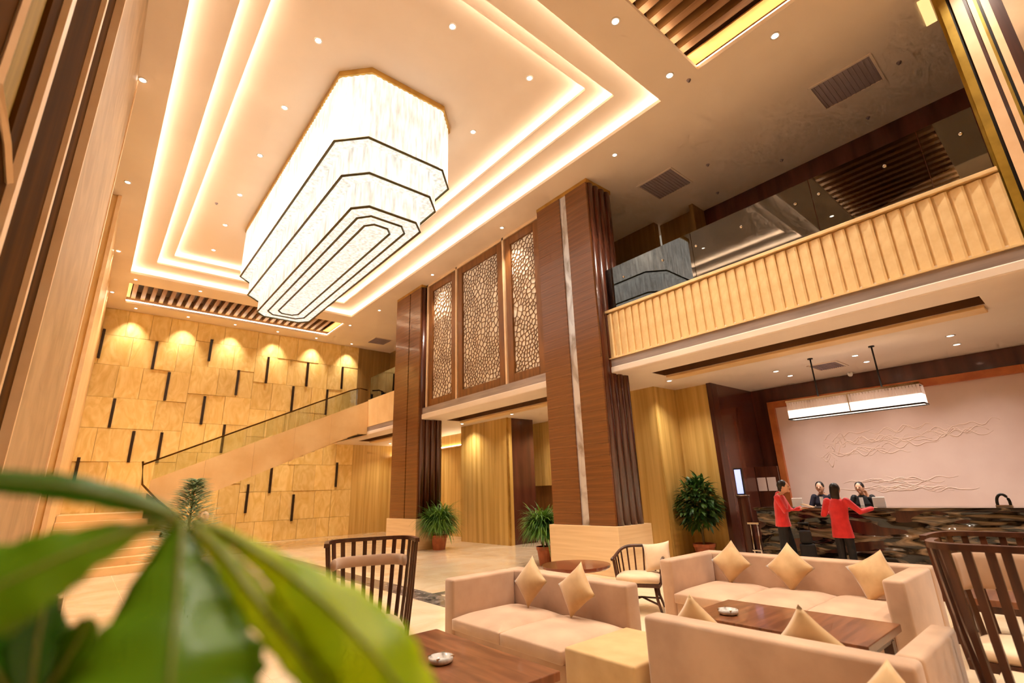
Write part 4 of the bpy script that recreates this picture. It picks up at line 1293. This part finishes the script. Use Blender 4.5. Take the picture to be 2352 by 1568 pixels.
o.location = (10.53, 3.89, 1.175); o.rotation_euler = (R(18), 0, R(12))
tag(o, 'tan paper held by the standing person in red', 'paper')
t = thing('suitcase', 'black upright suitcase beside the standing person in red', 'suitcase', (10.5, 4.02, 0), 20, None)
rbox('shell', -0.1, 0.1, -0.13, 0.13, 0.05, 0.5, 'black_cloth', t, 0.03)
for y in (-0.08, 0.08):
    MB().tube([(0.06, y, 0.48), (0.06, y, 0.86)], 0.009, 6).build('handle_tube', 'dark_metal', t)
MB().tube([(0.06, -0.09, 0.86), (0.06, 0.09, 0.86)], 0.014, 8).build('grip', 'black_plastic', t)
for x in (-0.07, 0.07):
    for y in (-0.09, 0.09):
        MB().lathe([(0.02, -0.012), (0.026, -0.01), (0.026, 0.01), (0.02, 0.012)], 10, (x, y, 0.027)).build('wheel', 'black_plastic', t)
bag = rbox('shoulder_bag', -0.07, 0.05, -0.1, 0.1, 0.502, 0.74, 'black_cloth', None, 0.04)
bag.location = (10.5, 4.02, 0); bag.rotation_euler.z = R(20)
tag(bag, 'black bag resting on top of the upright suitcase', 'bag')

# ------------------------------------------------------------------ potted plants
def leafblade(mb, base, d, ln, wd, droop, n=4):
    d = Vector(d).normalized()
    side = d.cross(Vector((0, 0, 1)))
    side = side.normalized() if side.length > 0.05 else Vector((1, 0, 0))
    p = Vector(base)
    i = len(mb.v)
    dd = d.copy()
    for k in range(n + 1):
        u = k / n
        wv = wd * (math.sin(math.pi * (0.12 + 0.88 * u)) ** 0.8) * (1 if k < n else 0.05)
        mb.v += [tuple(p - side * wv), tuple(p + Vector((0, 0, -wv * 0.25))), tuple(p + side * wv)]
        p = p + dd * ln / n
        dd = (dd + Vector((0, 0, -droop / n))).normalized()
    for k in range(n):
        a = i + 3 * k
        mb.f += [(a, a + 1, a + 4, a + 3), (a + 1, a + 2, a + 5, a + 4)]
def pot(t, r, h, m='terracotta'):
    MB().lathe([(r * 0.72, 0.0), (r * 0.92, h * 0.8), (r, h * 0.82), (r * 1.02, h), (r * 0.9, h), (r * 0.86, h * 0.9)], 20).build('pot', m, t, smooth=False)
    MB().lathe([(r * 0.86, h * 0.88), (r * 0.5, h * 0.93), (0.01, h * 0.94)], 16).build('soil', 'soil', t, smooth=True)
def arching_plant(label, loc, seed, H, spread, n, m, pr=0.17, ph=0.3):
    t = thing('potted_palm', label, 'plant', loc, 0)
    pot(t, pr, ph)
    rr = random.Random(seed)
    st = MB(); fo = MB()
    for i in range(9):
        a = rr.uniform(0, 6.28); lean_ = rr.uniform(0.02, 0.3) * spread
        b = Vector((0.3 * pr * math.cos(a), 0.3 * pr * math.sin(a), ph * 0.9))
        tp = Vector((lean_ * math.cos(a), lean_ * math.sin(a), ph + H * rr.uniform(0.4, 0.75)))
        st.tube([b, b.lerp(tp, 0.5) + Vector((0, 0, 0.03)), tp], [0.012, 0.010, 0.007], 6)
        for k in range(n // 9):
            az, el = rr.uniform(0, 6.28), rr.uniform(-0.1, 1.2)
            d = (math.cos(az) * math.cos(el), math.sin(az) * math.cos(el), math.sin(el))
            q = b.lerp(tp, rr.uniform(0.55, 1.0))
            leafblade(fo, q, d, rr.uniform(0.5, 1.0) * spread * 0.95, rr.uniform(0.010, 0.017), rr.uniform(1.0, 2.4), 5)
    st.build('stem', 'bark', t, smooth=True)
    tag(fo.build('foliage', m, t, smooth=True), kind='stuff')
    return t
arching_plant('round arching potted palm in front of the far column plinth', (8.62, 13.85, 0), 3, 0.85, 0.95, 1500, 'leaf_far', 0.26, 0.42)
arching_plant('arching potted palm half hidden by the big column plinth', (8.3, 8.78, 0), 4, 0.95, 0.75, 1200, 'leaf_far', 0.21, 0.40)
def bushy_tree(label, loc, seed, z0, z1, rad, n, m, pr, ph):
    t = thing('potted_tree', label, 'plant', loc, 0)
    pot(t, pr, ph)
    rr = random.Random(seed)
    MB().tube([(0, 0, ph * 0.9), (0.02, 0.01, z0), (0, 0, (z0 + z1) / 2), (0.01, 0, z1 - 0.1)], [0.03, 0.026, 0.018, 0.008], 8).build('trunk', 'bark', t, smooth=True)
    fo = MB()
    c = Vector((0, 0, (z0 + z1) / 2))
    for i in range(n):
        while True:
            q = Vector((rr.uniform(-1, 1), rr.uniform(-1, 1), rr.uniform(-1, 1)))
            if 0.25 < q.length < 1: break
        pp = Vector((q.x * rad * (1 - 0.25 * q.z), q.y * rad * (1 - 0.25 * q.z), q.z * (z1 - z0) / 2)) * 0.86 + c
        d = Vector((q.x, q.y, q.z * 0.5 + 0.1)) + Vector((rr.uniform(-.6, .6), rr.uniform(-.6, .6), rr.uniform(-.5, .3)))
        leafblade(fo, pp, d, rr.uniform(0.16, 0.30), rr.uniform(0.028, 0.046), rr.uniform(0.6, 1.5), 3)
    tag(fo.build('foliage', m, t, smooth=True), kind='stuff')
    return t
bushy_tree('bushy dark-green potted tree against the travertine wall by the reception', (10.88, 6.33, 0), 8, 0.62, 1.86, 0.48, 760, 'leaf_dark', 0.24, 0.36)
t = thing('frosted_tree', 'frosted grey-green conical tree with a pale ball near the stairs', 'tree', (1.88, 13.2, 0))
pot(t, 0.2, 0.3)
MB().tube([(0, 0, 0.25), (0, 0, 2.0)], [0.04, 0.012], 8).build('trunk', 'bark', t, smooth=True)
rr = random.Random(5); fo = MB()
for i in range(2000):
    z = rr.uniform(0.45, 2.1)
    a = rr.uniform(0, 6.28)
    rad = 0.72 * ((2.16 - z) / 1.4) ** 0.7
    s = rr.uniform(0.15, 0.85)
    leafblade(fo, (rad * s * math.cos(a), rad * s * math.sin(a), z), (math.cos(a), math.sin(a), 0.35), rr.uniform(0.14, 0.28), 0.018, 0.5, 2)
tag(fo.build('needles', 'leaf_sage', t, smooth=True), kind='stuff')
MB().sphere((0.2, -0.32, 1.33), 0.11, 0.11, 0.11, 16, 12).build('ball', 'cushion_cream', t, smooth=True)

# ------------------------------------------------------------------ foreground money tree
t = thing('money_tree', 'large green palmate leaf of a potted plant close to the viewer', 'plant', (0.0, 0.0, 0))
def leaflet(pts, m, fold=0.16, wav=0.0):
    P = [Vector(q[:3]) for q in pts]
    Wd = [q[3] for q in pts]
    # resample with Catmull-Rom
    QP, QW = [], []
    for k in range(len(P) - 1):
        p0, p1, p2, p3 = P[max(k - 1, 0)], P[k], P[k + 1], P[min(k + 2, len(P) - 1)]
        for j in range(6):
            u = j / 6
            QP.append(0.5 * ((2 * p1) + (p2 - p0) * u + (2 * p0 - 5 * p1 + 4 * p2 - p3) * u * u + (3 * p1 - p0 - 3 * p2 + p3) * u ** 3))
            QW.append(Wd[k] + (Wd[k + 1] - Wd[k]) * (u * u * (3 - 2 * u)))
    QP.append(P[-1]); QW.append(Wd[-1])
    m_ = MB()
    n = len(QP)
    nrms = []
    for k in range(n):
        d = (QP[min(k + 1, n - 1)] - QP[max(k - 1, 0)]).normalized()
        view = (QP[k] - Vector((0.0, 0.0, 1.9))).normalized()
        side = d.cross(view).normalized()
        nr = side.cross(d).normalized()
        nrms.append(nr)
        for j in range(-4, 5):
            u = j / 4
            w_ = QW[k] * (1 + 0.05 * math.sin(k * 1.9 + j))
            off = side * (w_ * u) + nr * (-abs(u) ** 1.3 * w_ * fold * -1 + 0.05 * w_ * math.sin(k * 0.8) * u)
            m_.v.append(tuple(QP[k] + off))
    for k in range(n - 1):
        for j in range(8):
            a = k * 9 + j
            m_.f.append((a, a + 1, a + 10, a + 9))
    o = m_.build('leaflet', m, t, smooth=True)
    s = o.modifiers.new('thickness', 'SOLIDIFY'); s.thickness = 0.0006
    MB().tube([QP[k] - nrms[k] * 0.0012 for k in range(0, n, 2)], [0.0022 * (1 - 0.7 * k / n) for k in range(0, n, 2)], 6).build('midrib', 'midrib', o, smooth=True)
    return o
LEAVES = {
  'L1': [(0.067,0.526,1.606,0.0015), (0.050,0.527,1.616,0.0074), (0.020,0.534,1.627,0.0107), (-0.014,0.540,1.636,0.0114), (-0.050,0.545,1.641,0.0099), (-0.077,0.548,1.644,0.0044), (-0.088,0.547,1.645,0.0006)],
  'L2': [(0.066,0.528,1.604,0.0015), (0.043,0.529,1.601,0.0065), (0.017,0.527,1.593,0.0164), (-0.009,0.524,1.582,0.0266), (-0.034,0.522,1.569,0.0336), (-0.061,0.523,1.553,0.0229), (-0.075,0.528,1.545,0.0011)],
  'L3': [(0.070,0.525,1.602,0.0022), (0.069,0.510,1.582,0.0161), (0.069,0.495,1.560,0.0308), (0.068,0.473,1.533,0.0481), (0.067,0.452,1.505,0.0613), (0.068,0.438,1.478,0.0539), (0.068,0.422,1.455,0.0013)],
  'L4': [(0.074,0.521,1.604,0.0019), (0.094,0.499,1.582,0.0073), (0.113,0.474,1.554,0.0116), (0.132,0.450,1.527,0.0136), (0.149,0.421,1.502,0.0130), (0.167,0.397,1.475,0.0081), (0.178,0.386,1.457,0.0012)],
  'L5': [(0.078,0.526,1.606,0.0019), (0.103,0.501,1.591,0.0060), (0.129,0.473,1.571,0.0109), (0.151,0.443,1.550,0.0211), (0.174,0.414,1.525,0.0299), (0.192,0.389,1.500,0.0321), (0.210,0.371,1.473,0.0241), (0.225,0.358,1.449,0.0012)],
  'S1': [(-0.004,0.671,1.446,0.0015), (-0.007,0.662,1.475,0.0154), (-0.009,0.641,1.506,0.0228), (-0.009,0.620,1.537,0.0112), (-0.008,0.615,1.547,0.0015)],
  'S2': [(-0.004,0.671,1.446,0.0015), (0.007,0.631,1.476,0.0131), (0.014,0.605,1.499,0.0184), (0.020,0.581,1.524,0.0090), (0.022,0.575,1.533,0.0011)],
  'S3': [(-0.006,0.673,1.446,0.0015), (-0.025,0.657,1.477,0.0168), (-0.043,0.651,1.508,0.0221), (-0.058,0.643,1.535,0.0018)],
  'S4': [(0.000,0.669,1.442,0.0015), (0.021,0.626,1.457,0.0150), (0.039,0.596,1.470,0.0110), (0.053,0.570,1.480,0.0011)],
}
LM = {'L1': 'leaf_deep', 'L2': 'leaf_green', 'L3': 'leaf_green', 'L4': 'leaf_lit', 'L5': 'leaf_lit', 'S1': 'leaf_deep', 'S2': 'leaf_green', 'S3': 'leaf_deep', 'S4': 'leaf_deep'}
for kk, v in LEAVES.items():
    leaflet(v, LM[kk])
hub, hub2 = (0.068, 0.531, 1.605), (-0.003, 0.671, 1.444)
MB().tube([hub, (0.05, 0.60, 1.55), (0.0, 0.72, 1.35), (-0.03, 0.78, 1.05)], [0.003, 0.0035, 0.004, 0.005], 8).build('petiole', 'leaf_green', t, smooth=True)
MB().tube([hub2, (-0.02, 0.70, 1.38), (-0.03, 0.78, 1.05)], [0.003, 0.0035, 0.005], 8).build('petiole', 'leaf_green', t, smooth=True)
MB().tube([(-0.03, 0.78, 1.07), (-0.03, 0.79, 0.7), (-0.02, 0.8, 0.3)], [0.014, 0.022, 0.03], 10).build('trunk', 'bark', t, smooth=True)
MB().lathe([(0.13, 0.0), (0.17, 0.28), (0.18, 0.3), (0.18, 0.34), (0.16, 0.34), (0.15, 0.3)], 24, (-0.02, 0.8, 0)).build('pot', 'terracotta', t)
MB().lathe([(0.155, 0.30), (0.08, 0.315), (0.01, 0.32)], 18, (-0.02, 0.8, 0)).build('soil', 'soil', t, smooth=True)
